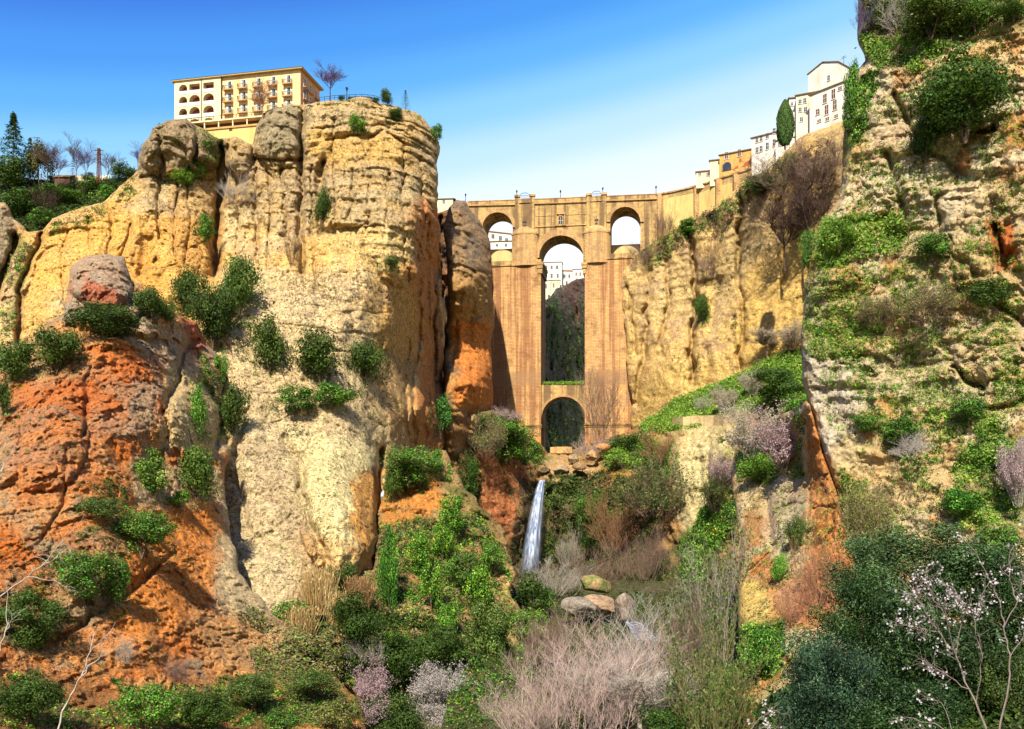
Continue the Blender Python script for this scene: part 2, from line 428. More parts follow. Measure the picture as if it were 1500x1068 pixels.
    M.N = nn; MASS[name] = M
    return M
def surf(mn, px, py):
    M = MASS[mn]
    i = np.clip(((np.asarray(py)-M.y0)/M.step), 0, M.D.shape[0]-1.001); j = np.clip(((np.asarray(px)-M.x0)/M.step), 0, M.D.shape[1]-1.001)
    i0 = i.astype(int); j0 = j.astype(int)
    return M.V[i0, j0], M.N[i0, j0], M.d[i0, j0]
def depth_at(mn, px, py):
    v, n, d = surf(mn, np.array([px]), np.array([py])); return float(v[0, 1])

# ---------------------------------------------------------------- leaf / twig mesh arrays
def unit(v): return v/(np.linalg.norm(v, axis=-1, keepdims=True)+1e-9)
def leaf_arrays(P, Nr, L_, Wd, rng, up=None):
    n = len(P)
    r = unit(rng.normal(size=(n, 3)))
    if up is not None: r = unit(r*(1-up)+np.array([0, 0, 1.0])*up)
    t = r if up is not None else unit(np.cross(Nr, r))
    b = unit(np.cross(unit(Nr+0.35*rng.normal(size=(n, 3))), t))
    L_ = np.broadcast_to(L_, (n,))[:, None]; Wd = np.broadcast_to(Wd, (n,))[:, None]
    c = P+0.15*t*L_
    V = np.stack([P-t*L_/2, c+b*Wd/2, P+t*L_/2, c-b*Wd/2], 1).reshape(-1, 3)
    return V, np.arange(4*n).reshape(-1, 4)
def seg_arrays(A, B, ra, rb):
    A = np.array(A, float); B = np.array(B, float); ra = np.array(ra)[:, None]; rb = np.array(rb)[:, None]
    d = unit(B-A); h = np.where(np.abs(d[:, 2:3]) > 0.9, np.array([[1.0, 0, 0]]), np.array([[0, 0, 1.0]]))
    u = unit(np.cross(d, h)); v = np.cross(d, u); vs_ = []
    for k in range(3):
        a = 2*math.pi*k/3; o = u*math.cos(a)+v*math.sin(a); vs_ += [A+o*ra, B+o*rb]
    V = np.stack(vs_, 1).reshape(-1, 3); b = (np.arange(len(A))*6)[:, None]
    Q = np.concatenate([b+np.array([[0, 2, 3, 1]]), b+np.array([[2, 4, 5, 3]]), b+np.array([[4, 0, 1, 5]])], 0)
    return V, Q
def colvar(hexes, n, rng, rep=1, v=0.25):
    pal = np.array([alb(h, .94) for h in hexes]); c = pal[rng.integers(0, len(pal), n)]*(1+v*rng.uniform(-1, 1, (n, 1)))*(1+.12*rng.normal(size=(n, 3)).clip(-1.5, 1.5)*np.array([1, .3, .6]))
    return np.repeat(c, rep, 0) if rep > 1 else c
PAL = {
 'grass': ['#6e9c28', '#90b438', '#54801f', '#7ca42e', '#a6b846'],
 'dark':  ['#3a5218', '#2c4012', '#4c6422', '#405816', '#566a2a'],
 'scrub': ['#77703c', '#8a7650', '#5a6a2a', '#93855a', '#6a8a2c', '#a08f6c', '#6c5238', '#86a232'],
 'ivy':   ['#6aa424', '#8cb830', '#447a1c', '#a0c03c', '#2f5616', '#3a6a1c', '#2c4c14'],
 'dry':   ['#8f7a5f', '#a38c6c', '#6f5a48', '#b59a70', '#7c6a50'],
 'moss':  ['#5a6e2a', '#45601f', '#74803a', '#3a5420'],
 'brown': ['#7a5a48', '#8a6450', '#6a4f44', '#9a7a62'],
 'mixed': ['#5f9a1e', '#2f5220', '#77703c', '#8a7650', '#447a1c', '#86b52c', '#3f6420'],
}
# ================================================================ terrain
ROCK = rock_mat('rock', 0.45, 1.0, 0.6)
SCREE = rock_mat('rock_scree', 0.9, 1.15, 0.45)
RUGGED = rock_mat('rock_rugged', 0.28, 1.5, 0.9, 0.15)
NEAR = rock_mat('rock_near', 0.6, 1.7, 0.7, 0.2)
FARR = rock_mat('rock_far', 0.5, 0.6, 1.2)

# base ground and river
gp = 6000
m, nt_, b_, o_ = newmat('ground_soil'); g_ = G(nt_); pp_ = g_.n('ShaderNodeTexCoord').outputs['Object']
g_.l(g_.ramp(g_.noise(pp_, 0.05, 8, 0.7), [(0.3, alb('#4a5a28')), (0.55, alb('#7c7048')), (0.75, alb('#9a8a60'))]), b_.inputs['Base Color'])
tag(mk('ground', [(-gp, -gp, -33), (gp, -gp, -33), (gp, gp, -33), (-gp, gp, -33)], [(0, 1, 2, 3)], m), kind='structure')

# far gorge walls seen through the arches of the bridge
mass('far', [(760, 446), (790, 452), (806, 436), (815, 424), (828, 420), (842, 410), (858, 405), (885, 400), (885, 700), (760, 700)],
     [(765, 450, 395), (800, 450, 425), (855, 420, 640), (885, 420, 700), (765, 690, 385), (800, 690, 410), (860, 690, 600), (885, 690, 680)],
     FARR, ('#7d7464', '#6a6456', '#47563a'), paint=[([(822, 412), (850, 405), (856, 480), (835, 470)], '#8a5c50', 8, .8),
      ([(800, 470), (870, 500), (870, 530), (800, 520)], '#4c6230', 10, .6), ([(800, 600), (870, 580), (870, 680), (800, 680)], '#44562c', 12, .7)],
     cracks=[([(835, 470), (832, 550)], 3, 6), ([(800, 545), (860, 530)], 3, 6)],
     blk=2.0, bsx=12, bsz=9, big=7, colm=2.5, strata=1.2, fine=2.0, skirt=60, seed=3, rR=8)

# wooded hill at the far left
mass('hill', [(-85, 262), (-20, 256), (40, 262), (110, 264), (190, 262), (212, 246), (240, 246), (240, 420), (-85, 520)],
     [(-60, 260, 300), (100, 262, 290), (220, 255, 280), (-60, 500, 210), (120, 400, 235), (230, 400, 250), (20, 340, 255)],
     FARR, ('#4c5a2c', '#384822', '#6e6444'), big=4, colm=.5, strata=.2, fine=1.0, seed=4, skirt=60,
     paint=[([(-60, 255), (120, 258), (60, 310), (-60, 340)], '#33461f', 10, .8)])

# cliff behind the bridge on the right
mass('back', [(905, 395), (925, 378), (945, 362), (975, 343), (1000, 325), (1040, 306), (1070, 285), (1100, 264), (1125, 248), (1150, 222), (1170, 205), (1200, 190), (1240, 176), (1270, 180),
              (1300, 640), (1180, 650), (1000, 650), (925, 650), (925, 600), (918, 500)],
     [(915, 400, 333), (915, 620, 331.5), (960, 360, 327.5), (960, 600, 316.5), (1020, 320, 316.5), (1020, 590, 302.5), (1090, 275, 297.5), (1090, 550, 291.5), (1180, 205, 273.5), (1180, 500, 277.5), (1260, 190, 264.5), (1260, 600, 269)],
     ROCK, ('#ecc57c', '#e4bd78', '#cba676'),
     paint=[([(1095, 380), (1190, 300), (1190, 500), (1080, 560), (1075, 450)], '#e8be66', 14, .7), ([(1060, 330), (1120, 290), (1190, 320), (1100, 400), (1050, 480), (1050, 400)], '#c4ae80', 12, .45),
            ([(925, 400), (1020, 350), (1030, 470), (930, 470)], '#cdb484', 12, .35), ([(925, 560), (1060, 520), (1060, 560), (940, 620)], '#e0bc6c', 10, .6),
            ([(935, 370), (1050, 300), (1080, 300), (1010, 345), (950, 390)], '#5a6a2c', 8, .7), ([(1100, 265), (1180, 215), (1170, 260), (1110, 290)], '#6e6a40', 8, .7),
            ([(1190, 195), (1270, 180), (1270, 330), (1200, 330)], '#a08a6c', 8, .6)],
     cracks=[([(1008, 340), (1018, 400), (1016, 470), (1012, 560)], 4, 9), ([(945, 370), (950, 440), (940, 520), (932, 590)], 5, 6), ([(975, 350), (982, 430), (965, 520)], 3, 4),
             ([(1085, 290), (1082, 380), (1088, 470), (1082, 540)], 4, 5), ([(1045, 320), (1050, 420), (1030, 560)], 6, 3), ([(1150, 240), (1140, 330), (1150, 420)], 4, 3), ([(920, 420), (928, 520)], 3, 4)],
     big=2.0, colm=2.4, colw=12, strata=.45, fine=.5, blk=.38, groove=.25, seed=5, rR=3, skirt=50, strata_poly=[(920, 380), (1100, 270), (1100, 430), (940, 460)])

# side cliff left of the bridge: leaning pillar
mass('pillar', [(649, 620), (650, 560), (655, 470), (657, 430), (652, 370), (650, 335), (657, 305), (668, 293), (682, 294), (692, 308), (706, 325), (713, 340), (719, 358), (722, 450), (721, 560), (722, 610), (722, 660), (716, 712), (690, 716), (650, 712)],
     [(655, 300, 270), (715, 350, 282), (685, 420, 262), (722, 500, 286), (652, 500, 270), (690, 560, 258), (690, 640, 264), (720, 640, 290), (690, 710, 274)],
     ROCK, ('#c9985a', '#b98a58', '#8a735c'),
     paint=[([(645, 285), (700, 285), (725, 350), (722, 420), (690, 400), (645, 440)], '#8a7a64', 12, .6), ([(660, 400), (722, 400), (722, 470), (660, 470)], '#c79a5a', 10, .7),
            ([(664, 470), (720, 470), (718, 600), (668, 600)], '#ea8c3e', 8, .9), ([(645, 600), (722, 600), (722, 650), (645, 650)], '#8a5c3a', 8, .6)],
     cracks=[([(668, 470), (665, 540), (672, 600)], 3, 2), ([(650, 340), (690, 325), (715, 345)], 2, 1.5), ([(655, 390), (690, 405), (720, 398)], 2, 1.2), ([(690, 480), (692, 560)], 2.5, 1.2), ([(657, 360), (700, 366)], 1.6, 1)],
     big=1.2, colm=1.2, colw=5, strata=.9, fine=.6, rw=26, rR=12, seed=6, skirt=30, oamp=3)

# cleft rock behind the pillar
mass('cleft', [(615, 318), (640, 312), (657, 307), (672, 318), (690, 330), (706, 350), (714, 372), (716, 660), (615, 660)],
     [(615, 320, 322), (657, 310, 326), (714, 380, 330), (615, 660, 310), (716, 660, 326), (670, 500, 322)], ROCK, ('#8a6444', '#6e5440', '#9c6a40'),
     cracks=[([(645, 320), (650, 420), (644, 560)], 4, 8)], big=2, colm=2.5, colw=6, strata=.6, fine=.8, seed=15, rR=3, skirt=30, oamp=3)

# the great cliff that carries the hotel
mass('main', [(-80, 300), (-20, 292), (8, 296), (20, 322), (40, 338), (62, 336), (75, 318), (105, 306), (150, 296), (172, 280), (200, 246), (207, 215), (222, 186), (246, 177), (272, 176),
              (292, 186), (318, 205), (345, 201), (370, 214), (374, 185), (385, 165), (402, 156), (440, 153), (472, 149), (520, 143), (560, 148), (600, 160), (622, 176), (644, 196), (645, 215), (638, 240), (641, 300),
              (646, 380), (652, 470), (648, 560), (655, 650), (640, 700), (560, 720), (556, 760), (556, 850), (540, 900), (480, 980), (380, 1120), (-80, 1120)],
     [(-60, 310, 215), (60, 340, 214), (20, 480, 195), (170, 290, 222), (240, 190, 222), (230, 330, 214), (150, 450, 196), (310, 260, 228), (320, 330, 222), (400, 165, 232), (400, 330, 222), (520, 150, 234), (520, 300, 222),
      (600, 180, 238), (600, 320, 226), (645, 220, 252), (646, 400, 262), (610, 400, 226), (652, 560, 268), (612, 600, 226), (560, 480, 214), (420, 430, 208), (500, 640, 186), (400, 620, 186), (540, 800, 166), (430, 800, 160), (350, 850, 152), (320, 520, 190), (325, 640, 177), (650, 690, 262), (560, 720, 190), (300, 1100, 120), (480, 980, 140), (0, 1100, 150), (200, 700, 190)],
     SCREE, ('#e4b66c', '#dfc28a', '#cba878'),
     paint=[([(190, 150), (650, 130), (650, 320), (560, 330), (400, 330), (330, 290), (200, 330)], '#a89470', 20, .5, 26), ([(372, 150), (445, 150), (445, 240), (372, 240)], '#94876c', 10, .7),
            ([(205, 170), (320, 170), (320, 250), (210, 260)], '#8f7c62', 10, .75), ([(450, 190), (610, 190), (610, 235), (450, 240)], '#dcae5c', 14, .7),
            ([(470, 330), (610, 330), (610, 400), (480, 400)], '#e3c27a', 14, .6), ([(30, 340), (170, 300), (300, 330), (320, 460), (200, 470), (100, 400), (60, 480), (25, 500)], '#eab050', 14, .7),
            ([(250, 250), (325, 250), (325, 380), (250, 400)], '#c79a58', 12, .55), ([(-60, 290), (20, 300), (12, 390), (-60, 440)], '#8d8068', 8, .85), ([(18, 350), (62, 350), (35, 430), (25, 480), (5, 480)], '#8f8a4a', 8, .6),
            ([(606, 300), (650, 300), (655, 660), (600, 660)], '#cf7f42', 10, .8), ([(255, 330), (330, 330), (330, 400), (260, 410)], '#dc9a4c', 10, .5), ([(120, 380), (230, 360), (240, 420), (200, 430)], '#e09a44', 10, .5), ([(560, 400), (612, 380), (612, 640), (585, 640)], '#e0a052', 10, .55), ([(636, 400), (655, 400), (655, 640), (640, 640)], '#6b5a48', 6, .6),
            ([(540, 440), (612, 440), (612, 560), (570, 640), (560, 540)], '#d9a75a', 12, .7), ([(560, 520), (612, 520), (600, 660), (560, 660)], '#ad9068', 12, .6),
            ([(330, 400), (540, 400), (560, 660), (420, 680), (330, 620)], '#dcc394', 24, .75), ([(340, 600), (450, 620), (440, 860), (400, 920), (320, 900)], '#d2bd92', 20, .8),
            ([(420, 640), (556, 640), (556, 840), (470, 820), (440, 740)], '#f0dda0', 14, .9), ([(516, 690), (558, 690), (558, 850), (520, 830)], '#e8a048', 7, .85), ([(440, 780), (560, 800), (560, 850), (460, 840)], '#e0a860', 10, .5),
            ([(350, 640), (440, 660), (470, 840), (440, 840), (400, 740)], '#a5876a', 10, .35)],
     cracks=[([(322, 215), (325, 260), (318, 320), (316, 400)], 6, 13), ([(232, 180), (238, 230), (230, 290), (232, 350)], 3, 3), ([(375, 170), (370, 235), (400, 260), (372, 235)], 3, 3), ([(286, 175), (288, 240), (325, 250)], 4, 5),
             ([(345, 200), (320, 240)], 3, 3), ([(443, 155), (440, 230), (442, 300), (440, 400)], 4.5, 6), ([(470, 240), (467, 300), (470, 345)], 6, 6), ([(515, 250), (512, 320)], 2.2, 2.2), ([(568, 255), (566, 330)], 2.2, 2),
             ([(22, 350), (10, 390), (-10, 440)], 5, 10), ([(62, 345), (45, 380), (30, 420), (26, 500)], 4, 7), ([(160, 310), (162, 345), (155, 390)], 3, 2.5), ([(190, 330), (178, 380), (185, 420)], 3, 2.5), ([(215, 350), (205, 400)], 7, 4),
             ([(375, 250), (372, 310), (378, 380)], 3, 3), ([(412, 240), (416, 300), (425, 380)], 3, 2.5), ([(372, 232), (442, 236)], 3, 3), ([(205, 262), (255, 258), (320, 262)], 3, 2),
             ([(612, 380), (614, 480), (604, 560), (608, 650)], 3, 4), ([(628, 330), (625, 420), (632, 520), (622, 640)], 3.5, 4), ([(640, 380), (637, 480), (642, 640)], 3, 5), ([(596, 500), (594, 580), (600, 650)], 2.5, 3),
             ([(420, 640), (440, 700), (452, 770), (480, 820), (470, 850)], 6, 4), ([(557, 660), (556, 760), (556, 850)], 5, 12), ([(350, 620), (345, 700), (372, 800)], 6, 2), ([(500, 258), (560, 262), (640, 290)], 3, 1.2), ([(258, 262), (254, 330), (262, 400)], 1.6, 2.2), ([(276, 268), (280, 340), (272, 390)], 1.6, 2), ([(345, 262), (350, 330), (346, 400)], 1.8, 2.2), ([(392, 245), (396, 330), (390, 400)], 1.6, 2), ([(457, 240), (455, 330), (462, 420)], 1.8, 2.6), ([(490, 165), (487, 240), (492, 330)], 1.5, 1.8), ([(541, 200), (543, 270), (538, 340)], 1.4, 1.6), ([(592, 215), (589, 300), (596, 420)], 1.8, 2.2), ([(618, 230), (620, 330), (616, 420)], 1.8, 2.4), ([(95, 330), (90, 400), (98, 460)], 1.5, 1.5), ([(130, 320), (134, 370)], 1.5, 1.5), ([(480, 205), (560, 196), (640, 232)], 3, 2.0),
             ([(455, 190), (520, 178), (600, 195)], 2.5, 1.6), ([(540, 330), (480, 340)], 3, 2)],
     bulges=[(246, 215, 42, 50, 5), (300, 222, 26, 40, 4), (346, 226, 26, 30, 4), (408, 200, 36, 48, 4), (500, 340, 30, 12, -3), (500, 745, 62, 110, 7), (285, 350, 36, 60, 3), (590, 300, 60, 120, 4)],
     big=1.6, colm=2.0, colw=11, strata=.85, fine=.65, blk=.5, step=1.5, groove=.35, vfis=.8, blkmask=[(330, 390), (560, 400), (620, 480), (600, 660), (556, 860), (400, 900), (330, 640)], seed=7, rw=14, rR=4, skirt=38, oamp=3.5,
     strata_poly=[(190, 150), (650, 120), (660, 350), (600, 400), (440, 320), (300, 330), (200, 330), (60, 360), (60, 300)])

# headwall of the gorge below the bridge, with green terrace and waterfall
mass('head', [(600, 660), (640, 620), (690, 606), (720, 600), (742, 618), (765, 634), (795, 655), (803, 664), (835, 660), (870, 648), (905, 636), (930, 628), (940, 618), (960, 600), (1000, 580), (1045, 563), (1080, 546), (1130, 521),
              (1180, 506), (1215, 498), (1250, 500), (1250, 960), (1080, 1010), (900, 960), (780, 960), (600, 960)],
     [(640, 640, 262), (690, 610, 263), (720, 605, 274), (760, 640, 296), (800, 668, 314), (850, 655, 320), (920, 632, 318), (960, 602, 308), (1000, 582, 302), (1090, 545, 288), (1180, 508, 276), (1240, 505, 268), (940, 632, 296), (1000, 628, 272), (1070, 632, 256), (1180, 640, 240),
      (700, 740, 266), (700, 680, 266), (760, 760, 276), (785, 705, 292), (785, 840, 288), (840, 700, 300), (860, 840, 284), (930, 760, 274), (1000, 760, 256), (1060, 760, 240), (1050, 900, 226), (940, 880, 246), (850, 900, 250), (780, 930, 240), (640, 900, 230), (1200, 900, 190)],
     ROCK, ('#c79a5e', '#b5915e', '#8c7450'),
     paint=[([(700, 655), (790, 670), (765, 720), (752, 835), (700, 800)], '#b9683e', 10, .8), ([(640, 620), (700, 640), (700, 760), (640, 700)], '#9a5f3c', 10, .7), ([(700, 600), (745, 618), (805, 668), (790, 690), (730, 660), (690, 640)], '#4f6b22', 6, .85),
            ([(935, 622), (1000, 580), (1180, 505), (1250, 500), (1250, 620), (1090, 600), (1000, 628), (945, 632)], '#5c9424', 5, .95), ([(975, 640), (1080, 630), (1080, 760), (1000, 770), (985, 700)], '#e6d59c', 10, .9),
            ([(1000, 618), (1080, 606), (1085, 640), (1000, 640)], '#dcc68c', 5, .8), ([(960, 632), (1000, 632), (1000, 655), (960, 655)], '#d9b678', 5, .7),
            ([(870, 690), (925, 680), (930, 720), (870, 725)], '#df9a48', 8, .8), ([(800, 680), (870, 676), (880, 700), (800, 710)], '#c9a678', 8, .7),
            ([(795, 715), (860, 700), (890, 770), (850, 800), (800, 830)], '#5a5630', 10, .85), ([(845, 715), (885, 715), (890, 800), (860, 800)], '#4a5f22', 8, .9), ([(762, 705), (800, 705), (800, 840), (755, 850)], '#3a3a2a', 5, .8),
            ([(800, 740), (860, 800), (850, 850), (800, 850)], '#565a2a', 8, .7), ([(890, 735), (970, 700), (985, 780), (920, 850), (890, 830)], '#75593e', 10, .7), ([(1060, 650), (1090, 650), (1090, 800), (1040, 780)], '#8f8a44', 8, .7),
            ([(980, 860), (1000, 790), (1060, 720), (1080, 740), (1030, 850), (990, 900)], '#55801f', 7, .9), ([(1035, 740), (1065, 700), (1075, 700), (1045, 790)], '#df9d48', 4, .8), ([(960, 640), (985, 650), (975, 740), (955, 730)], '#7f9a30', 6, .8),
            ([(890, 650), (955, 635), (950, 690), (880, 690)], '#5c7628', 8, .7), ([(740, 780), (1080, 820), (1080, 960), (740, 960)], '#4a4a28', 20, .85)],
     cracks=[([(786, 700), (784, 760), (780, 845)], 12, 11), ([(690, 640), (700, 720), (690, 790)], 5, 7), ([(815, 745), (822, 840)], 4, 6), ([(842, 760), (846, 830)], 4, 5), ([(965, 700), (975, 800)], 8, 4), ([(1010, 640), (1016, 740)], 3, 2.5), ([(1038, 640), (1040, 730)], 3, 3), ([(960, 660), (935, 740)], 7, 5)],
     bulges=[(820, 690, 60, 22, 4), (905, 700, 45, 35, 5), (1000, 720, 24, 90, 4)],
     big=2.4, colm=2.0, colw=8, strata=.35, fine=1.0, seed=8, rR=2, rw=8, skirt=26, oamp=3)

# lower left slope below the pale buttress
mass('lower', [(340, 930), (380, 905), (425, 856), (450, 828), (480, 822), (545, 834), (552, 800), (556, 770), (556, 720), (575, 690), (610, 668), (652, 662), (664, 690), (680, 712), (700, 738), (738, 780), (752, 835), (751, 872),
               (775, 900), (800, 925), (812, 965), (795, 985), (760, 1000), (748, 1060), (740, 1120), (300, 1120)],
     [(345, 930, 142), (450, 830, 158), (550, 830, 165), (560, 720, 196), (640, 668, 206), (700, 740, 200), (750, 850, 184), (810, 960, 168), (640, 780, 182), (640, 880, 162), (560, 900, 152), (500, 980, 136), (400, 1080, 116), (600, 1080, 126), (740, 1080, 140), (700, 960, 150)],
     NEAR, ('#b8935c', '#a58a58', '#77703a'),
     paint=[([(556, 700), (640, 690), (655, 740), (620, 770), (556, 770)], '#de9040', 8, .85), ([(590, 860), (650, 850), (660, 900), (620, 950), (575, 920)], '#d9ab72', 8, .8), ([(700, 820), (752, 830), (752, 880), (715, 870)], '#dcae70', 6, .85),
            ([(735, 920), (800, 930), (800, 985), (740, 990)], '#dcba80', 6, .8), ([(440, 980), (510, 960), (520, 1080), (400, 1100), (380, 1040)], '#e3a550', 10, .85), ([(380, 900), (500, 900), (540, 960), (420, 1000)], '#6e7030', 12, .7),
            ([(520, 900), (600, 930), (740, 920), (740, 1120), (560, 1120)], '#2f3a1a', 16, .85), ([(560, 770), (700, 740), (740, 800), (690, 850), (560, 880)], '#8a7440', 12, .6), ([(590, 790), (640, 800), (650, 840), (600, 850)], '#cf9c5c', 8, .8), ([(670, 790), (720, 790), (725, 830), (680, 835)], '#c9975c', 7, .8)],
     cracks=[([(555, 870), (600, 940), (560, 1100)], 10, 3), ([(770, 940), (772, 985)], 2.5, 3), ([(690, 900), (720, 960), (730, 1050)], 8, 2)],
     bulges=[(625, 900, 50, 50, 2)], big=3.4, colm=1.2, colw=6, strata=.25, fine=1.0, rug=1.0, rs=4, blk=1.0, bsx=4, bsz=3, seed=9, rR=2, rw=9, skirt=30, oamp=9)

# red earth slope, left foreground
mass('red', [(-80, 520), (-20, 508), (20, 505), (70, 478), (96, 455), (97, 425), (108, 390), (125, 376), (152, 374), (180, 378), (188, 396), (192, 412), (215, 425), (238, 452), (262, 462), (290, 470), (300, 500), (318, 520), (328, 545),
             (322, 600), (345, 640), (330, 690), (335, 760), (352, 840), (400, 900), (470, 960), (520, 1020), (560, 1120), (-80, 1120)],
     [(-60, 520, 150), (60, 490, 148), (110, 400, 158), (150, 380, 164), (190, 400, 164), (250, 460, 164), (310, 500, 184), (330, 560, 180), (330, 640, 172), (335, 720, 160), (150, 500, 142), (120, 640, 124), (240, 600, 142), (0, 700, 112), (150, 800, 108), (330, 780, 150), (250, 900, 112), (400, 960, 122), (50, 1000, 86), (250, 1100, 88), (480, 1060, 104), (200, 470, 150), (330, 860, 134)],
     NEAR, ('#dc7c36', '#e0a060', '#b89870'),
     paint=[([(95, 370), (185, 370), (195, 420), (240, 460), (210, 480), (100, 470)], '#b4a48c', 9, .75, 10), ([(120, 400), (170, 420), (190, 460), (150, 480), (115, 440)], '#bf5a34', 7, .8, 8), ([(-60, 510), (70, 480), (100, 520), (60, 560), (20, 560), (20, 700), (-60, 800)], '#b9a078', 8, .6),
            ([(190, 470), (330, 480), (330, 560), (250, 540), (200, 520)], '#b0a288', 8, .6), ([(265, 465), (300, 470), (310, 500), (280, 520)], '#c0603c', 6, .8), ([(250, 540), (330, 550), (345, 660), (300, 680), (230, 660), (235, 600)], '#d6bd88', 8, .85),
            ([(100, 560), (150, 520), (230, 520), (240, 620), (150, 650)], '#cc6c3a', 10, .4), ([(190, 545), (240, 560), (215, 640), (185, 630)], '#ab9c80', 7, .6), ([(0, 560), (130, 560), (140, 700), (20, 760)], '#d0713a', 12, .45),
            ([(200, 670), (330, 680), (330, 730), (280, 740), (200, 740)], '#cdb68a', 8, .7), ([(320, 720), (360, 720), (460, 930), (420, 960), (330, 900), (300, 860)], '#d4bf92', 12, .9), ([(230, 750), (320, 740), (320, 860), (240, 930), (120, 960), (180, 860)], '#ee9442', 12, .8),
            ([(60, 790), (180, 760), (190, 880), (80, 920)], '#b08f68', 9, .6), ([(280, 900), (440, 900), (480, 990), (330, 980)], '#cc9c66', 12, .7), ([(400, 1000), (520, 1000), (520, 1100), (400, 1100)], '#e0a050', 10, .8), ([(60, 500), (130, 490), (130, 560), (70, 560)], '#9a6a48', 8, .5),
            ([(-60, 1000), (120, 1000), (200, 1040), (400, 1010), (420, 1120), (-60, 1120)], '#8a5a30', 16, .7), ([(20, 820), (50, 850), (80, 920), (0, 960), (-40, 900)], '#8f7a58', 10, .6)],
     cracks=[([(130, 540), (126, 600), (122, 640)], 3, 2.5), ([(190, 410), (215, 450), (200, 480)], 3, 4), ([(290, 500), (268, 520), (262, 560), (236, 600)], 4, 5), ([(300, 560), (330, 600), (318, 650)], 5, 4), ([(236, 600), (250, 640), (215, 690)], 4, 3),
             ([(55, 950), (110, 920), (200, 860), (250, 810)], 4, 2.2), ([(190, 860), (230, 830)], 4, 2), ([(100, 480), (160, 490), (230, 500)], 6, 4), ([(60, 790), (90, 740), (100, 660)], 3, 1.5), ([(30, 620), (25, 700)], 3, 1.2)],
     bulges=[(150, 410, 48, 44, 6), (60, 640, 70, 80, 4), (285, 620, 40, 60, 3)], big=2.4, colm=.8, colw=6, strata=.12, fine=.55, rug=.7, rs=2.4, groove=.25, blk=.55, bsx=2.2, bsz=1.9, step=1.6, seed=10, rR=3, rw=12, skirt=30, oamp=5)

# river bed
mass('bed', [(680, 880), (760, 846), (900, 850), (1000, 850), (1110, 880), (1130, 1120), (640, 1120)],
     [(700, 860, 236), (1100, 860, 226), (880, 850, 252), (880, 900, 200), (700, 1110, 92), (1100, 1110, 92), (880, 1110, 92), (880, 1000, 124), (700, 980, 136), (1100, 980, 128)],
     ROCK, ('#5c5638', '#4a4c28', '#3f4a20'), big=.8, colm=.2, strata=.05, fine=.5, seed=11, rR=1, skirt=10)

# buttress with masonry, right of the river
mass('mid', [(1088, 1120), (1084, 1000), (1080, 900), (1082, 820), (1078, 740), (1070, 690), (1078, 655), (1100, 640), (1130, 612), (1165, 598), (1180, 584), (1188, 592), (1196, 630), (1207, 668), (1222, 712), (1236, 760), (1250, 810), (1262, 860), (1290, 900), (1290, 1120)],
     [(1085, 1100, 84), (1082, 900, 112), (1080, 760, 138), (1075, 680, 158), (1130, 640, 158), (1150, 620, 140), (1185, 590, 114), (1200, 640, 112), (1225, 760, 108), (1260, 860, 104), (1200, 800, 109), (1150, 800, 116), (1200, 1100, 78), (1140, 950, 98)],
     NEAR, ('#e8d4a4', '#e2be80', '#d29c60'),
     paint=[([(1180, 575), (1215, 640), (1250, 760), (1260, 840), (1180, 830), (1188, 760), (1180, 680)], '#dc8a42', 7, .85, 12), ([(1180, 820), (1225, 820), (1240, 900), (1170, 900)], '#cf7a50', 8, .7), ([(1085, 850), (1135, 855), (1150, 915), (1085, 915)], '#f0cc70', 5, .95, 5),
            ([(1095, 805), (1130, 815), (1130, 850), (1095, 840)], '#e08a40', 6, .8), ([(1090, 650), (1150, 610), (1180, 690), (1100, 700)], '#5f7428', 9, .8), ([(1130, 850), (1190, 840), (1190, 910), (1130, 910)], '#d98a58', 8, .7),
            ([(1085, 920), (1150, 910), (1140, 990), (1085, 1000)], '#587c22', 7, .9), ([(1085, 1010), (1105, 1000), (1105, 1120), (1085, 1120)], '#e29250', 6, .7), ([(1120, 690), (1180, 700), (1175, 830), (1130, 800)], '#dcd0b4', 9, .5)],
     cracks=[([(1182, 610), (1186, 700), (1178, 800)], 2, 1.5), ([(1125, 720), (1130, 800)], 5, 3), ([(1110, 690), (1180, 700)], 5, 3)],
     big=2.0, colm=1.2, colw=6, strata=.3, fine=.6, rug=.5, seed=12, rR=5, rw=14, skirt=26, oamp=2.5)

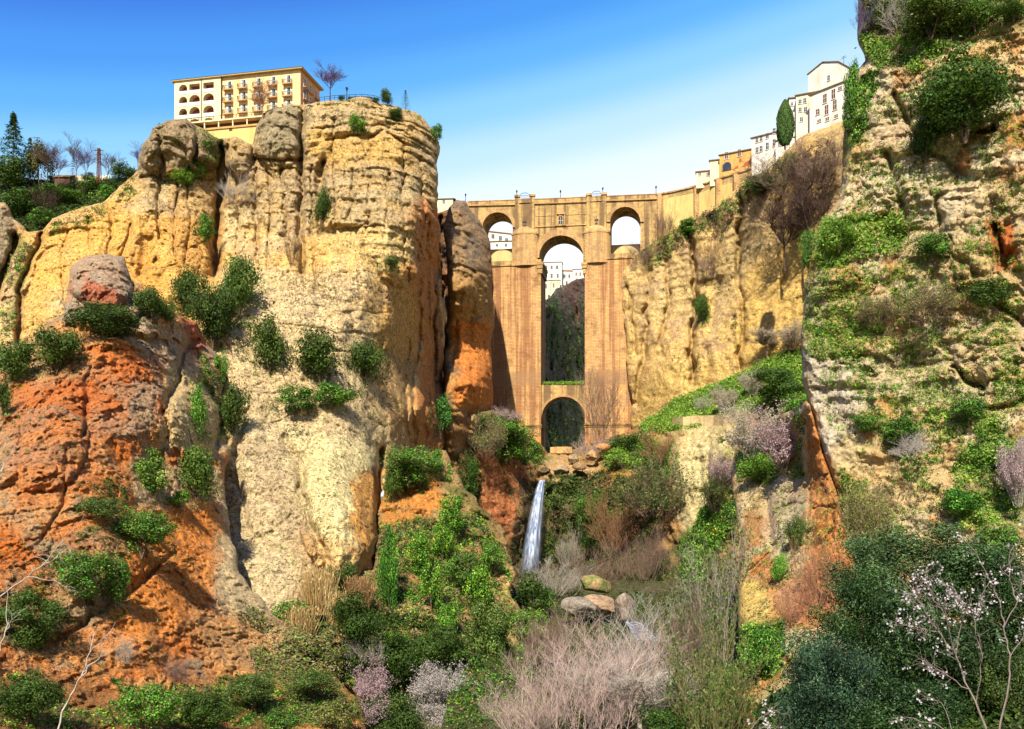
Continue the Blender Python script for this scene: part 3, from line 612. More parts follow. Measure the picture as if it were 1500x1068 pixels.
# big cliff filling the right edge
mass('right', [(1264, -60), (1258, 20), (1256, 50), (1264, 88), (1248, 128), (1240, 188), (1232, 250), (1226, 292), (1205, 318), (1192, 345), (1183, 390), (1176, 450), (1174, 500), (1177, 560), (1184, 600), (1196, 650), (1212, 700), (1226, 750),
               (1240, 800), (1250, 900), (1250, 1120), (1680, 1120), (1680, -60)],
     [(1262, -40, 126.7), (1262, 90, 125), (1235, 250, 122.5), (1190, 360, 120.8), (1176, 500, 118.3), (1190, 630, 116.6), (1230, 780, 114.1), (1400, -40, 120.8), (1560, -40, 113.3), (1400, 200, 115), (1560, 200, 107.4), (1400, 420, 110.8), (1560, 420, 104), (1400, 640, 107.4), (1560, 640, 99.8), (1400, 800, 101.5), (1560, 800, 94.8), (1300, 900, 104.9), (1560, 1100, 89.8), (1300, 1100, 97.3)],
     RUGGED, ('#f4deb2', '#f2c888', '#e6a862'),
     paint=[([(1190, 330), (1560, 330), (1560, 620), (1300, 640), (1180, 560)], '#b4a470', 40, .3, 40), ([(1260, -50), (1560, -50), (1560, 30), (1420, 60), (1290, 110), (1262, 90)], '#7c7c40', 12, .7, 20), ([(1180, 520), (1260, 530), (1250, 680), (1200, 660)], '#e0d6c0', 12, .6),
            ([(1175, 440), (1200, 400), (1230, 560), (1180, 570)], '#dccfb4', 8, .5), ([(1240, 130), (1270, 90), (1270, 200), (1235, 230)], '#6c8a2c', 8, .8), ([(1420, 180), (1450, 185), (1455, 210), (1415, 210)], '#e08a30', 5, .9, 5), ([(1450, 330), (1480, 330), (1490, 390), (1460, 395)], '#d8702c', 7, .9, 8),
            ([(1400, 220), (1420, 210), (1425, 250), (1400, 260)], '#dc8a3c', 6, .8, 8), ([(1240, 300), (1280, 290), (1270, 320), (1230, 330)], '#dca05c', 8, .6), ([(1470, 60), (1500, 60), (1500, 100), (1465, 100)], '#e0914a', 8, .7), ([(1270, 130), (1400, 100), (1380, 300), (1260, 300)], '#e3d3ae', 24, .6, 20),
            ([(1285, 650), (1400, 670), (1390, 750), (1300, 740)], '#e6c88c', 12, .7), ([(1235, 640), (1285, 650), (1280, 700), (1225, 690)], '#ead096', 6, .8), ([(1230, 690), (1300, 740), (1300, 900), (1240, 900)], '#7f9038', 9, .7), ([(1420, 640), (1560, 620), (1560, 800), (1420, 760)], '#66802c', 16, .7)],
     cracks=[([(1420, 195), (1452, 188)], 4, 3.5), ([(1455, 330), (1475, 395)], 5, 3), ([(1300, 230), (1330, 330), (1300, 420)], 6, 2), ([(1370, 290), (1380, 360), (1430, 400)], 5, 2), ([(1395, 540), (1440, 570)], 4, 3), ([(1440, 600), (1500, 590)], 4, 2.5), ([(1310, 140), (1350, 220), (1420, 260)], 5, 2), ([(1220, 330), (1300, 320)], 5, 2), ([(1450, 440), (1500, 470)], 5, 2)],
     big=2.6, colm=.8, colw=8, strata=.3, fine=.8, rug=.35, rs=3.6, groove=.25, step=1.8, blk=.5, bsx=3.6, bsz=2.6, seed=13, rR=5, rw=16, skirt=30, oamp=4)

# near slope under the foreground shrubs
mass('near', [(1110, 1040), (1180, 985), (1300, 930), (1580, 900), (1580, 1140), (1080, 1140)],
     [(1110, 1060, 56), (1560, 920, 46), (1300, 950, 52), (1110, 1140, 40), (1560, 1140, 30)],
     NEAR, ('#4a5a28', '#5c5430', '#3a4420'), big=.8, colm=.1, strata=.05, fine=.3, seed=14, rR=1, skirt=14)
# ================================================================ building helpers
class MB:
    """collects convex/concave prisms and boxes into one mesh"""
    def __init__(s): s.v = []; s.f = []
    def box(s, x0, x1, y0, y1, z0, z1):
        b = len(s.v)
        s.v += [(x0, y0, z0), (x1, y0, z0), (x1, y1, z0), (x0, y1, z0), (x0, y0, z1), (x1, y0, z1), (x1, y1, z1), (x0, y1, z1)]
        s.f += [tuple(b+i for i in f) for f in ((3, 2, 1, 0), (4, 5, 6, 7), (0, 1, 5, 4), (1, 2, 6, 5), (2, 3, 7, 6), (3, 0, 4, 7))]
        return s
    def prism(s, poly, y0, y1):
        """poly: list of (x, z), extruded along y"""
        b = len(s.v); n = len(poly)
        s.v += [(x, y0, z) for x, z in poly]+[(x, y1, z) for x, z in poly]
        s.f.append(tuple(range(b, b+n))); s.f.append(tuple(range(b+2*n-1, b+n-1, -1)))
        for i in range(n):
            j = (i+1) % n; s.f.append((b+j, b+i, b+n+i, b+n+j))
        return s
    def slab(s, pts, z0, z1):
        """pts: plan polygon (x, y), extruded up"""
        b = len(s.v); n = len(pts)
        s.v += [(x, y, z0) for x, y in pts]+[(x, y, z1) for x, y in pts]
        s.f.append(tuple(range(b+n-1, b-1, -1))); s.f.append(tuple(range(b+n, b+2*n)))
        for i in range(n):
            j = (i+1) % n; s.f.append((b+i, b+j, b+n+j, b+n+i))
        return s
    def raw(s, V, Fs):
        b = len(s.v); s.v += [tuple(v) for v in V]; s.f += [tuple(b+i for i in f) for f in Fs]; return s
    def tube(s, pts, r, n=6):
        A = [Vector(p) for p in pts]; b = len(s.v); m = len(A)
        rs = r if isinstance(r, (list, tuple)) else [r]*m
        for i, p in enumerate(A):
            d = (A[min(i+1, m-1)]-A[max(i-1, 0)]).normalized(); h = Vector((1, 0, 0)) if abs(d.z) > .9 else Vector((0, 0, 1))
            u = d.cross(h).normalized(); v = d.cross(u)
            for k in range(n):
                a = 2*math.pi*k/n; s.v.append(tuple(p+(u*math.cos(a)+v*math.sin(a))*rs[i]))
        for i in range(m-1):
            for k in range(n): s.f.append((b+i*n+k, b+i*n+(k+1) % n, b+(i+1)*n+(k+1) % n, b+(i+1)*n+k))
        s.f.append(tuple(b+k for k in range(n-1, -1, -1))); s.f.append(tuple(b+(m-1)*n+k for k in range(n)))
        return s
    def build(s, name, mat, parent=None):
        me = bpy.data.meshes.new(name); me.from_pydata(s.v, [], s.f); me.materials.append(mat); me.validate(); me.update()
        o = bpy.data.objects.new(name, me); C.objects.link(o)
        if parent: o.parent = parent
        return o
def arc(cx, cz, r, a0, a1, n=16, rz=None):
    rz = r if rz is None else rz
    return [(cx+r*math.cos(a0+(a1-a0)*i/n), cz+rz*math.sin(a0+(a1-a0)*i/n)) for i in range(n+1)]

class Frame:
    """vertical plane through the point seen at (px, Y) whose local x axis runs along ux"""
    def __init__(s, px, Y, ux, zb=0.0):
        n = math.hypot(*ux); s.ux = (ux[0]/n, ux[1]/n); s.w = (-s.ux[1], s.ux[0])
        s.o = ((px-HX)/F*Y, Y); s.zb = zb; s.rz = math.atan2(s.ux[1], s.ux[0])
    def uz(s, px, py, v=0.0):
        rx, rz = (px-HX)/F, (HY-py)/F
        t = (s.o[0]*s.w[0]+s.o[1]*s.w[1]+v)/(rx*s.w[0]+s.w[1])
        x, y = t*rx-s.o[0], t-s.o[1]
        return (x*s.ux[0]+y*s.ux[1], t*rz-s.zb)
    def root(s, name): return empty(name, (s.o[0], s.o[1], s.zb), s.rz)

# ================================================================ the bridge
BR = Frame(822, 340, (0.988, -0.157), 16.0)
MAS = masonry_mat('bridge_masonry', '#dcb27c', '#c69a66', '#8e6c48', 1.3, 0.55, '#84523a', 0.65,
                  bands=((BR.uz(822, 566)[1], BR.uz(822, 546)[1], '#a07c5a', .65), (BR.uz(822, 660)[1], BR.uz(822, 640)[1], '#d09048', .6)))
MAS2 = masonry_mat('bridge_stone_upper', '#d6b67c', '#bd9c66', '#92744a', 1.2, 0.5, '#6c5540', 0.8)
MASR = masonry_mat('arch_stone', '#dcba84', '#c49c6a', '#a07c54', 0.5, 0.5, '#8a6a4c', 0.5)
YEL = plaster_mat('ochre_plaster', '#e6c980', '#bd9c60', 0.8, 0.4)
IRON = flat_mat('dark_iron', '#2f3338', 0.6)
GLASSD = flat_mat('window_glass', '#39424c', 0.2)
def P(px, py): return BR.uz(px, py)
br = BR.root('stone_bridge')
tag(br, 'tall golden stone bridge with three arches spanning the gorge', 'bridge')
VD = 12.0
# upper wall with the three arch openings
top = [P(685, 300.5), P(760, 298.5), P(822, 296), P(890, 293), P(1000, 289)]
def archpts(cx, cy, rpx, n=18, k=1.0):
    return [P(cx+rpx*math.cos(a), cy-rpx*k*math.sin(a)) for a in [math.pi-math.pi*i/n for i in range(n+1)]]
poly = [P(685, 380), P(707, 380)]+archpts(729, 333, 22)+[P(751, 380), P(790, 380)]+archpts(822.5, 377, 32.5)+[P(855, 378), P(855, 374), P(894, 374)]+archpts(916, 325, 22)+[P(938, 374), P(1000, 374)]
MB().prism(poly+top[::-1], 0.0, VD).build('arch_wall', MAS2, br)
def tall_ribbed(px0, px1, py0, py1, y0, y1, name, mat=MAS):
    u0, z1 = P(px0, py0); u1, _ = P(px1, py0); z0 = P(px0, py1)[1]
    return MB().box(u0, u1, y0, y1, z0, z1).build(name, mat, br)
for a, b, tp in ((700, 793, 388), (857, 927, 384)):
    u0 = P(a, 500)[0]; u1 = P(b, 500)[0]; zt = P(822, tp)[1]
    p = MB().box(u0, u1, -1.4, VD+1.4, -6, zt).build('pier', MAS, br)
    m = MB(); m.box(u0-.2, u1+.25, -1.75, VD+1.7, zt, zt+.5); m.box(u0, u1+.1, -1.2, VD+1.1, zt+.5, zt+2.1); m.build('impost', MAS2, p)
    zb = P(822, 622)[1]; m = MB(); m.box(u0-.3, u1+.3, -1.8, VD+1.7, zb-.4, zb); m.box(u0-.3, u1+.3, -1.65, VD+1.6, zb-1.2, zb-.8); m.build('base_course', MAS2, p)
# capitals flanking the main arch
for a, b in ((786, 797), (852, 861)):
    u0, z1 = P(a, 386); u1, _ = P(b, 386); m = MB()
    m.box(u0, u1, -2.1, VD+.6, z1-1.0, z1); m.box(u0+.3, u1-.25, -1.9, VD+.5, z1-2.2, z1-1.0); m.box(u0+.6, u1-.45, -1.6, VD+.4, z1-4.2, z1-2.2); m.build('capital', MAS2, br)
# voussoir rings
def ring(cx, cy, r0, r1, y0, y1, name, n=24):
    a = archpts(cx, cy, r1, n); b = archpts(cx, cy, r0, n)
    MB().prism(a+b[::-1], y0, y1).build(name, MASR, br)
ring(822.5, 378, 32.4, 42, -.7, 0.0, 'arch_ring'); ring(729, 333.5, 22, 27.5, -.5, 0.0, 'arch_ring'); ring(916, 325.5, 22, 27.5, -.5, 0.0, 'arch_ring')
# pilasters and half-round buttresses
for a, b, yt, yb in ((755, 783, 290, 386), (859.5, 888, 287.5, 382)):
    u0, zt = P(a, yt); u1 = P(b, yt)[0]; zb = P(a, yb)[1]; m = MB()
    m.box(u0, u0+1.6, -.85, 0, zb, zt); m.box(u1-1.6, u1, -.85, 0, zb, zt); m.box(u0+1.6, u1-1.6, -.6, 0, zb, zt-.6)
    pl = m.build('pilaster', MAS2, br)
    m = MB(); m.box(u0-.3, u0+1.9, -1.2, .3, zt, zt+.8); m.box(u1-1.9, u1+.3, -1.2, .3, zt, zt+.8); m.box(u0+.1, u1-.1, -.95, 0, P(a, yt+9)[1], P(a, yt+7)[1]); m.build('pilaster_cap', MAS2, pl)
    # iron balcony arch between the caps
    m = MB(); c = (u0+u1)/2; ww = (u1-u0)/2-2.0
    for rr in (1.0, .72): m.tube([(c+ww*math.cos(t), -.9, zt+.4+1.0*rr*math.sin(t)+.2) for t in [math.pi*i/10 for i in range(11)]], .09)
    for k in range(9): m.tube([(c-ww+ww*2*k/8, -.9, zt-.5), (c-ww+ww*2*k/8, -.9, zt+.5)], .06, 4)
    m.tube([(c-ww, -.9, zt+.5), (c+ww, -.9, zt+.5)], .09, 4); m.build('balcony_railing', flat_mat('blue_grey_iron', '#8aa4c4', .5), br)
    # half round buttress with conical cap
    cx = (u0+u1)/2; r = (u1-u0)/2+1.3; zc = P(a, yt+56)[1]; z0 = P(a, yb+5)[1]; n = 12; V = []; Fs = []
    lv = [(z0, 1.0), (zc, 1.0), (zc+.1, 1.07), (zc+.7, 1.07), (zc+.75, .98), (zc+1.8, .8), (zc+2.8, .5), (zc+3.4, .2), (zc+3.6, 0.02)]
    for z, k in lv:
        for i in range(n+1):
            t = math.pi+math.pi*i/n; V.append((cx+r*k*math.cos(t), -.4+2.1*k*math.sin(t), z))
    for l in range(len(lv)-1):
        for i in range(n): Fs.append((l*(n+1)+i, l*(n+1)+i+1, (l+1)*(n+1)+i+1, (l+1)*(n+1)+i))
    MB().raw(V, Fs).build('buttress', MASR, br)
    m = MB(); m.tube([(cx, -.95, zc+3.8), (cx, -.95, zc+6.6)], [.22, .12], 6); m.box(cx-.7, cx+.7, -1.1, -.85, zc+5.2, zc+5.5); m.box(cx-.55, cx+.55, -1.15, -.6, zc+3.6, zc+4.0); m.build('stone_ornament', flat_mat('dark_stone', '#6d6458'), br)
# cornices and parapet, following the slight camber
def band(ptsT, h, y0, y1, name, mat):
    m = MB()
    for i in range(len(ptsT)-1):
        (a, za), (b, zb) = ptsT[i], ptsT[i+1]; m.prism([(a, za), (a, za-h), (b, zb-h), (b, zb)], y0, y1)
    m.build(name, mat, br)
band(top, .55, -.55, 0, 'cornice', MASR)
pt = [P(685, 296), P(760, 293.5), P(822, 291), P(890, 288), P(1000, 283.5)]
par = []
for y0, y1 in ((-.3, .35), (VD-.3, VD+.3)):
    m = MB()
    for i in range(4):
        (a, za), (b, zb) = pt[i], pt[i+1]; m.prism([(a, za), (a, top[i][1]), (b, top[i+1][1]), (b, zb)], y0, y1)
    pr = m.build('parapet', MAS2, br); m = MB()
    for i in range(4):
        (a, za), (b, zb) = pt[i], pt[i+1]; m.prism([(a, za+.28), (a, za), (b, zb), (b, zb+.28)], y0-.15, y1+.15)
    m.build('coping', MASR, pr)
u0, z = P(784, 332); u1, _ = P(859, 332)
MB().box(u0, u1, -.35, 0, z-.35, z+.1).build('string_course', MASR, br)
z = P(784, 317)[1]; MB().box(u0, u1, -.15, 0, z-.1, z+.15).build('string_course', MASR, br)
# little room above the main arch
wu, wz = P(821, 328); m = MB(); m.box(wu-.95, wu-.7, -.25, 0, wz, wz+2.3); m.box(wu+.7, wu+.95, -.25, 0, wz, wz+2.3)
m.prism(arc(wu, wz+2.3, .95, 0, math.pi, 10)+arc(wu, wz+2.3, .7, math.pi, 0, 10), -.25, 0); fr = m.build('window_frame', MASR, br)
MB().prism([(wu-.68, wz)]+[(wu+.68, wz)]+arc(wu, wz+2.3, .68, 0, math.pi, 10), -.06, 0).build('window_pane', GLASSD, fr)
m = MB(); m.box(wu-.05, wu+.05, -.14, -.07, wz, wz+2.8); m.box(wu-.65, wu+.65, -.14, -.07, wz+1.2, wz+1.3); m.build('window_bar', flat_mat('white_paint', '#e8e4dc'), fr)
m = MB(); m.prism([(wu-2.0, wz+3.6), (wu+2.0, wz+3.6), (wu+2.0, wz+3.9), (wu, wz+5.0), (wu-2.0, wz+3.9)], -.55, 0); m.box(wu-1.9, wu-1.4, -.4, 0, wz-.4, wz+3.6); m.box(wu+1.4, wu+1.9, -.4, 0, wz-.4, wz+3.6); m.box(wu-2.1, wu+2.1, -.6, 0, wz-.8, wz-.4)
m.build('pediment', MASR, br)
# low arch at the foot of the opening, with grass on top
lp = [P(793, 700), P(793, 612)]+archpts(825, 613, 32)+[P(857, 700)]
hi = [P(858, 700), P(858, 564), P(792, 564), P(792, 700)]
MB().prism(archpts(825, 613, 32)+[P(857, 660), P(857.5, 660)]+[P(857.5, 564), P(792.5, 564), P(792.5, 660), P(793, 660)], 0.6, 8.0).build('lower_arch_wall', MAS2, br)
a = archpts(825, 613, 32.0); b = archpts(825, 613, 35.5)
MB().prism(b[1:-1]+a[::-1], 0.25, 0.6).build('arch_ring', MASR, br)
# ochre walls closing the foot of the side arches
for a_, b_, t_, bt in ((708, 750, 356, 382), (895, 937, 349, 376)):
    u0, z1 = P(a_, t_); u1, z0 = P(b_, bt)
    f = MB().box(u0-.4, u1+.4, VD-1.0, VD-.4, z0, z1).build('infill_wall', plaster_mat('infill_plaster', '#d8c088', '#a8905c', 0.7, 0.5), br); MB().box(u0-.4, u1+.4, VD-1.2, VD-.2, z1, z1+.35).build('coping', MASR, f)
# roadway deck between parapets
u0 = pt[0][0]; u1 = pt[-1][0]
MB().box(u0, u1, .35, VD-.3, top[0][1]-.5, top[0][1]-.1).build('roadway', flat_mat('cobbles', '#8a8278'), br)
# grass growing on the ledge
rng = np.random.default_rng(5)
u0, z = P(794, 563); u1, _ = P(856, 563); n = 2600
Pp = np.stack([rng.uniform(u0, u1, n), rng.uniform(.7, 7.5, n), z+rng.uniform(0, 1.3, n)*rng.uniform(.4, 1, n)], 1)
LEAF = leaf_mat('foliage', 0.28)
GRASS = leaf_mat('grass_blades', 0.35)
V, Q = leaf_arrays(Pp, unit(rng.normal(size=(n, 3))), .75, .3, rng, up=.6)
g = mk('ledge_grass', V, Q, LEAF, colvar(PAL['grass'], n, rng, 4)); 
R3 = np.array([[math.cos(BR.rz), -math.sin(BR.rz)], [math.sin(BR.rz), math.cos(BR.rz)]])
g.location = (BR.o[0], BR.o[1], BR.zb); g.rotation_euler = (0, 0, BR.rz); g.name = 'grass'
tag(g, 'green grass along the ledge over the low arch of the bridge', 'grass', kind='stuff')

# ---------------- street lamps on the bridge
def lamp_proto():
    r = empty('street_lamp'); m = MB(); m.tube([(0, 0, 0), (0, 0, .5), (0, 0, 2.2)], [.22, .12, .09], 8); m.build('post', IRON, r)
    m = MB(); m.raw([(x*k, y*k, z) for z, k in ((2.2, .12), (2.9, .28), (3.05, .34), (3.4, .05)) for x, y in ((1, 1), (-1, 1), (-1, -1), (1, -1))],
                    [(l*4+i, l*4+(i+1) % 4, l*4+4+(i+1) % 4, l*4+4+i) for l in range(3) for i in range(4)]+[(12, 13, 14, 15)]); m.build('lantern', IRON, r)
    return r
lp0 = lamp_proto()
LL = [(682, 296, 'lantern lamp post on the far left end of the bridge parapet'), (757, 291, 'lantern lamp post above the left pilaster of the bridge'), (821, 291, 'lantern lamp post over the middle of the main arch'),
      (883, 287, 'lantern lamp post above the right pilaster of the bridge'), (961, 285, 'lantern lamp post right of the right side arch')]
for i, (px, py, lb) in enumerate(LL):
    o = lp0 if i == 0 else copy_tree(lp0)
    u, z = P(px, py); o.location = (BR.o[0]+u*BR.ux[0], BR.o[1]+u*BR.ux[1], BR.zb+z-.1); tag(o, lb, 'street lamp', 'street lamps along the bridge')

# ---------------- retaining wall that carries the road on to the right
TAN = masonry_mat('road_wall', '#d9bb80', '#c8a76e', '#a88a5a', 1.0, 0.45, '#9a7c54', 0.5)
def wall_strip(rows, y_thick, mat, name, parent=None):
    """rows: (px, py_top, py_bottom, Y)"""
    m = MB(); A = [(at(px, a, Y), at(px, b, Y)) for px, a, b, Y in rows]; n = len(A); V = []; Fs = []
    for i, (t_, b_) in enumerate(A):
        d = unit((A[min(i+1, n-1)][0]-A[max(i-1, 0)][0])[:2]); q = np.array([-d[1], d[0], 0])*y_thick
        if q[1] < 0: q = -q
        V += [tuple(t_), tuple(b_), tuple(b_+q), tuple(t_+q)]
    for i in range(n-1):
        for k in range(4): Fs.append((i*4+k, i*4+(k+1) % 4, i*4+4+(k+1) % 4, i*4+4+k))
    Fs += [(3, 2, 1, 0), tuple((n-1)*4+k for k in range(4))]
    return m.raw(V, Fs).build(name, mat, parent)
def wyr(px): return float(np.interp(px, [941, 960, 985, 1010, 1035, 1055, 1080, 1104, 1130, 1150, 1170, 1190, 1215, 1245], [336, 334.5, 330, 324.5, 318, 312.5, 306, 301, 296, 292, 287, 283, 279, 275]))
rw = wall_strip([(941, 287, 407, wyr(941)+0.0), (960, 286, 404, wyr(960)+0.0), (985, 282, 394, wyr(985)+0.0), (1010, 276, 377, wyr(1010)+0.0), (1035, 269, 357, wyr(1035)+0.0), (1055, 262, 347, wyr(1055)+0.0), (1080, 254, 337, wyr(1080)+0.0), (1104, 246, 327, wyr(1104)+0.0)], 1.2, TAN, 'retaining_wall')
tag(rw, 'long curved stone retaining wall carrying the road right of the bridge', 'wall')
wall_strip([(941, 284.6, 286.6, wyr(941)-0.5), (960, 283.6, 285.6, wyr(960)-0.5), (985, 279.5, 281.6, wyr(985)-0.5), (1010, 273.5, 275.6, wyr(1010)-0.5), (1035, 266.5, 268.6, wyr(1035)-0.5), (1055, 259.5, 261.6, wyr(1055)-0.5), (1080, 251.5, 253.6, wyr(1080)-0.5), (1104, 243.5, 245.6, wyr(1104)-0.5)], 1.9, MASR, 'coping', rw)
wall_strip([(972, 292, 350, wyr(972)-0.3), (995, 287, 340, wyr(995)-0.3), (1018, 283, 332, wyr(1018)-0.3)], .4, YEL, 'plaster_panel', rw)
wall_strip([(1024, 283, 334, wyr(1024)-0.3), (1040, 277, 326, wyr(1040)-0.3), (1056, 272, 319, wyr(1056)-0.3), (1072, 268, 314, wyr(1072)-0.3)], .4, YEL, 'plaster_panel', rw)
for px, a, b, Y in ((966, 285, 395, wyr(966)-.4), (1020, 275, 365, wyr(1020)-.4), (1052, 263, 345, wyr(1052)-.4), (1078, 255, 335, wyr(1078)-.4)):
    c_ = at(px, a, Y); d_ = at(px, b, Y); MB().box(c_[0]-.8, c_[0]+.8, c_[1]-.5, c_[1]+1.2, d_[2], c_[2]).build('pilaster', MASR, rw)

# ================================================================ houses
TILE = tile_mat('roof_tiles', '#b07c50'); TILED = tile_mat('roof_tiles_old', '#8a7450')
WHITE = plaster_mat('whitewash', '#ece6da', '#bda888', 0.6, 0.35); CREAM = plaster_mat('cream_wash', '#f2e2b4', '#cdb07a', 0.4, 0.3)
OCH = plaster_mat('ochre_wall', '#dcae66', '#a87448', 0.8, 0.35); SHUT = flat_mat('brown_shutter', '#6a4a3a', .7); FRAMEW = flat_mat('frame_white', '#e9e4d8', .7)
STAINED = plaster_mat('stained_whitewash', '#e6dcc4', '#b4965f', 0.9, 0.25)
def window(par, u, z, w_, h_, y=0.0, shutter=False, name='window', frm=FRAMEW, axis='x', sill=True):
    """window on plane y (facing -y) or on the x plane if axis='y'"""
    def bx(m, a0, a1, d0, d1, z0, z1):
        if axis == 'x': m.box(a0, a1, y-d1, y-d0, z0, z1)
        else: m.box(y+d0, y+d1, a0, a1, z0, z1)
        return m
    t = .09*min(w_, 1.5); m = MB()
    bx(m, u-w_/2-t, u-w_/2, 0, .1, z, z+h_); bx(m, u+w_/2, u+w_/2+t, 0, .1, z, z+h_); bx(m, u-w_/2-t, u+w_/2+t, 0, .1, z+h_, z+h_+t)
    if sill: bx(m, u-w_/2-.2, u+w_/2+.2, 0, .22, z-.15, z)
    fr = m.build(name, frm, par); m = MB(); bx(m, u-w_/2, u+w_/2, 0, .04, z, z+h_); m.build('pane', SHUT if shutter else GLASSD, fr)
    m = MB(); bx(m, u-.04, u+.04, .041, .08, z, z+h_); bx(m, u-w_/2, u+w_/2, .041, .075, z+h_*.55, z+h_*.55+.07); m.build('glazing_bar', frm, fr)
    return fr
def gable_roof(par, x0, x1, y0, y1, z, h, mat, over=.4, axis='x'):
    m = MB()
    if axis == 'x':     # ridge runs along x
        yc = (y0+y1)/2; a, b = x0-over, x1+over
        V = [(a, y0-over, z), (b, y0-over, z), (b, yc, z+h), (a, yc, z+h), (a, y1+over, z), (b, y1+over, z)]
        V2 = [(x, y, q-.25) for x, y, q in V]
        m.raw(V+V2, [(0, 1, 2, 3), (3, 2, 5, 4), (7, 6, 9, 8), (8, 9, 10, 11), (0, 6, 7, 1), (4, 5, 11, 10), (0, 3, 9, 6), (3, 4, 10, 9), (1, 7, 8, 2), (2, 8, 11, 5)])
    else:
        xc = (x0+x1)/2; a, b = y0-over, y1+over
        V = [(x0-over, a, z), (xc, a, z+h), (x1+over, a, z), (x0-over, b, z), (xc, b, z+h), (x1+over, b, z)]
        V2 = [(x, y, q-.25) for x, y, q in V]
        m.raw(V+V2, [(0, 1, 4, 3), (1, 2, 5, 4), (6, 9, 10, 7), (7, 10, 11, 8), (0, 6, 7, 1), (1, 7, 8, 2), (3, 4, 10, 9), (4, 5, 11, 10), (0, 3, 9, 6), (2, 8, 11, 5)])
    return m.build('roof', mat, par)
def shed_roof(par, x0, x1, y0, y1, z0, z1, mat, over=.4):
    """low at the front"""
    V = [(x0-over, y0-over, z0), (x1+over, y0-over, z0), (x1+over, y1, z1), (x0-over, y1, z1)]; V2 = [(x, y, z-.3) for x, y, z in V]
    return MB().raw(V+V2, [(0, 1, 2, 3), (7, 6, 5, 4), (0, 4, 5, 1), (1, 5, 6, 2), (2, 6, 7, 3), (3, 7, 4, 0)]).build('roof', mat, par)
def house(name, px, Y, ux, pxs, pyt, pyb, depth, wall, roof, label, cat='house', wins=(), rtype='shed', rh=1.6, group=None, zbase_py=None):
    """front between pxs=(left,right); pyt top row at px, pyb bottom row; wins: (px, py_top, py_bottom, width_m, shutter)"""
    fr = Frame(px, Y, ux, (HY-pyb)/F*Y); r = fr.root(name); tag(r, label, cat, group)
    u0, u1 = fr.uz(pxs[0], pyt)[0], fr.uz(pxs[1], pyt)[0]; zt = fr.uz(px, pyt)[1]
    MB().box(u0, u1, 0, depth, 0, zt).build('wall', wall, r)
    if rtype == 'shed': shed_roof(r, u0, u1, 0, depth, zt+.05, zt+rh, roof)
    elif rtype == 'gx': gable_roof(r, u0, u1, 0, depth, zt+.05, rh, roof)
    elif rtype == 'gy':
        MB().prism([(u0, zt), (u1, zt), ((u0+u1)/2, zt+rh-.2)], 0.02, depth).build('gable', wall, r); gable_roof(r, u0, u1, 0, depth, zt+.1, rh, roof, axis='y')
    for wd in wins:
        u, z1 = fr.uz(wd[0], wd[1]); z0 = fr.uz(wd[0], wd[2])[1]; window(r, u, z0, wd[3], z1-z0, 0, wd[4] if len(wd) > 4 else False)
    return r, fr, (u0, u1, zt)
# through the left arch
house('house', 728, 470, (.93, .36), (694, 764), 340, 372, 12, WHITE, TILE, 'white house with sloping tiled roof seen through the left side arch', wins=[(712, 340, 347, 1.6), (722, 343, 349, 1.6), (733, 346, 352, 1.6), (742, 349, 354, 1.6)], rtype='shed', rh=4)
house('house', 740, 440, (.99, -.1), (704, 752), 353, 372, 9, WHITE, TILED, 'low white house in front of the tiled one, seen through the left side arch', wins=[(714, 357, 361, 1.2), (728, 357, 361, 1.2), (741, 357, 361, 1.2)], rh=1)
# through the main arch
house('house', 810, 690, (.99, -.1), (790, 823), 384, 440, 14, WHITE, TILED, 'tallest white house at the left of the main arch opening', wins=[(800, 389, 394, 1.6), (808, 389, 394, 1.6), (816, 389, 394, 1.6), (800, 401, 407, 1.6), (808, 401, 407, 1.6), (817, 401, 407, 1.4)], rh=1.4)
house('house', 812, 670, (.99, -.1), (788, 820), 410, 470, 8, STAINED, TILED, 'stained cream house standing lowest in the main arch opening', wins=[(800, 416, 422, 1.3, True), (811, 415, 421, 1.3, True), (804, 432, 440, 1.6)], rh=.8)
house('house', 834, 700, (.99, .1), (820, 846), 397, 440, 10, WHITE, TILE, 'white gabled house in the middle of the main arch opening', wins=[(827, 402, 407, 1.5), (834, 402, 407, 1.5), (840, 402, 407, 1.5), (830, 412, 418, 1.5), (838, 412, 418, 1.3)], rtype='gx', rh=2)
house('house', 850, 680, (.98, -.2), (839, 866), 394, 440, 10, WHITE, TILED, 'white house at the right edge of the main arch opening', wins=[(844, 399, 404, 1.2, True), (850, 399, 404, 1.2, True), (845, 408, 413, 1.2)], rh=1)
house('house', 828, 675, (.99, -.1), (818, 839), 418, 450, 6, STAINED, TILED, 'low stone house under the gabled house in the main arch opening', wins=[(826, 424, 429, 1.1, True)], rh=.6)
# far left of the bridge
house('house', 655, 360, (.99, -.1), (636, 663), 291, 330, 10, CREAM, TILED, 'small pale house between the hotel cliff and the bridge', wins=[(650, 293, 298, 1.0)], rtype='gx', rh=1.5)

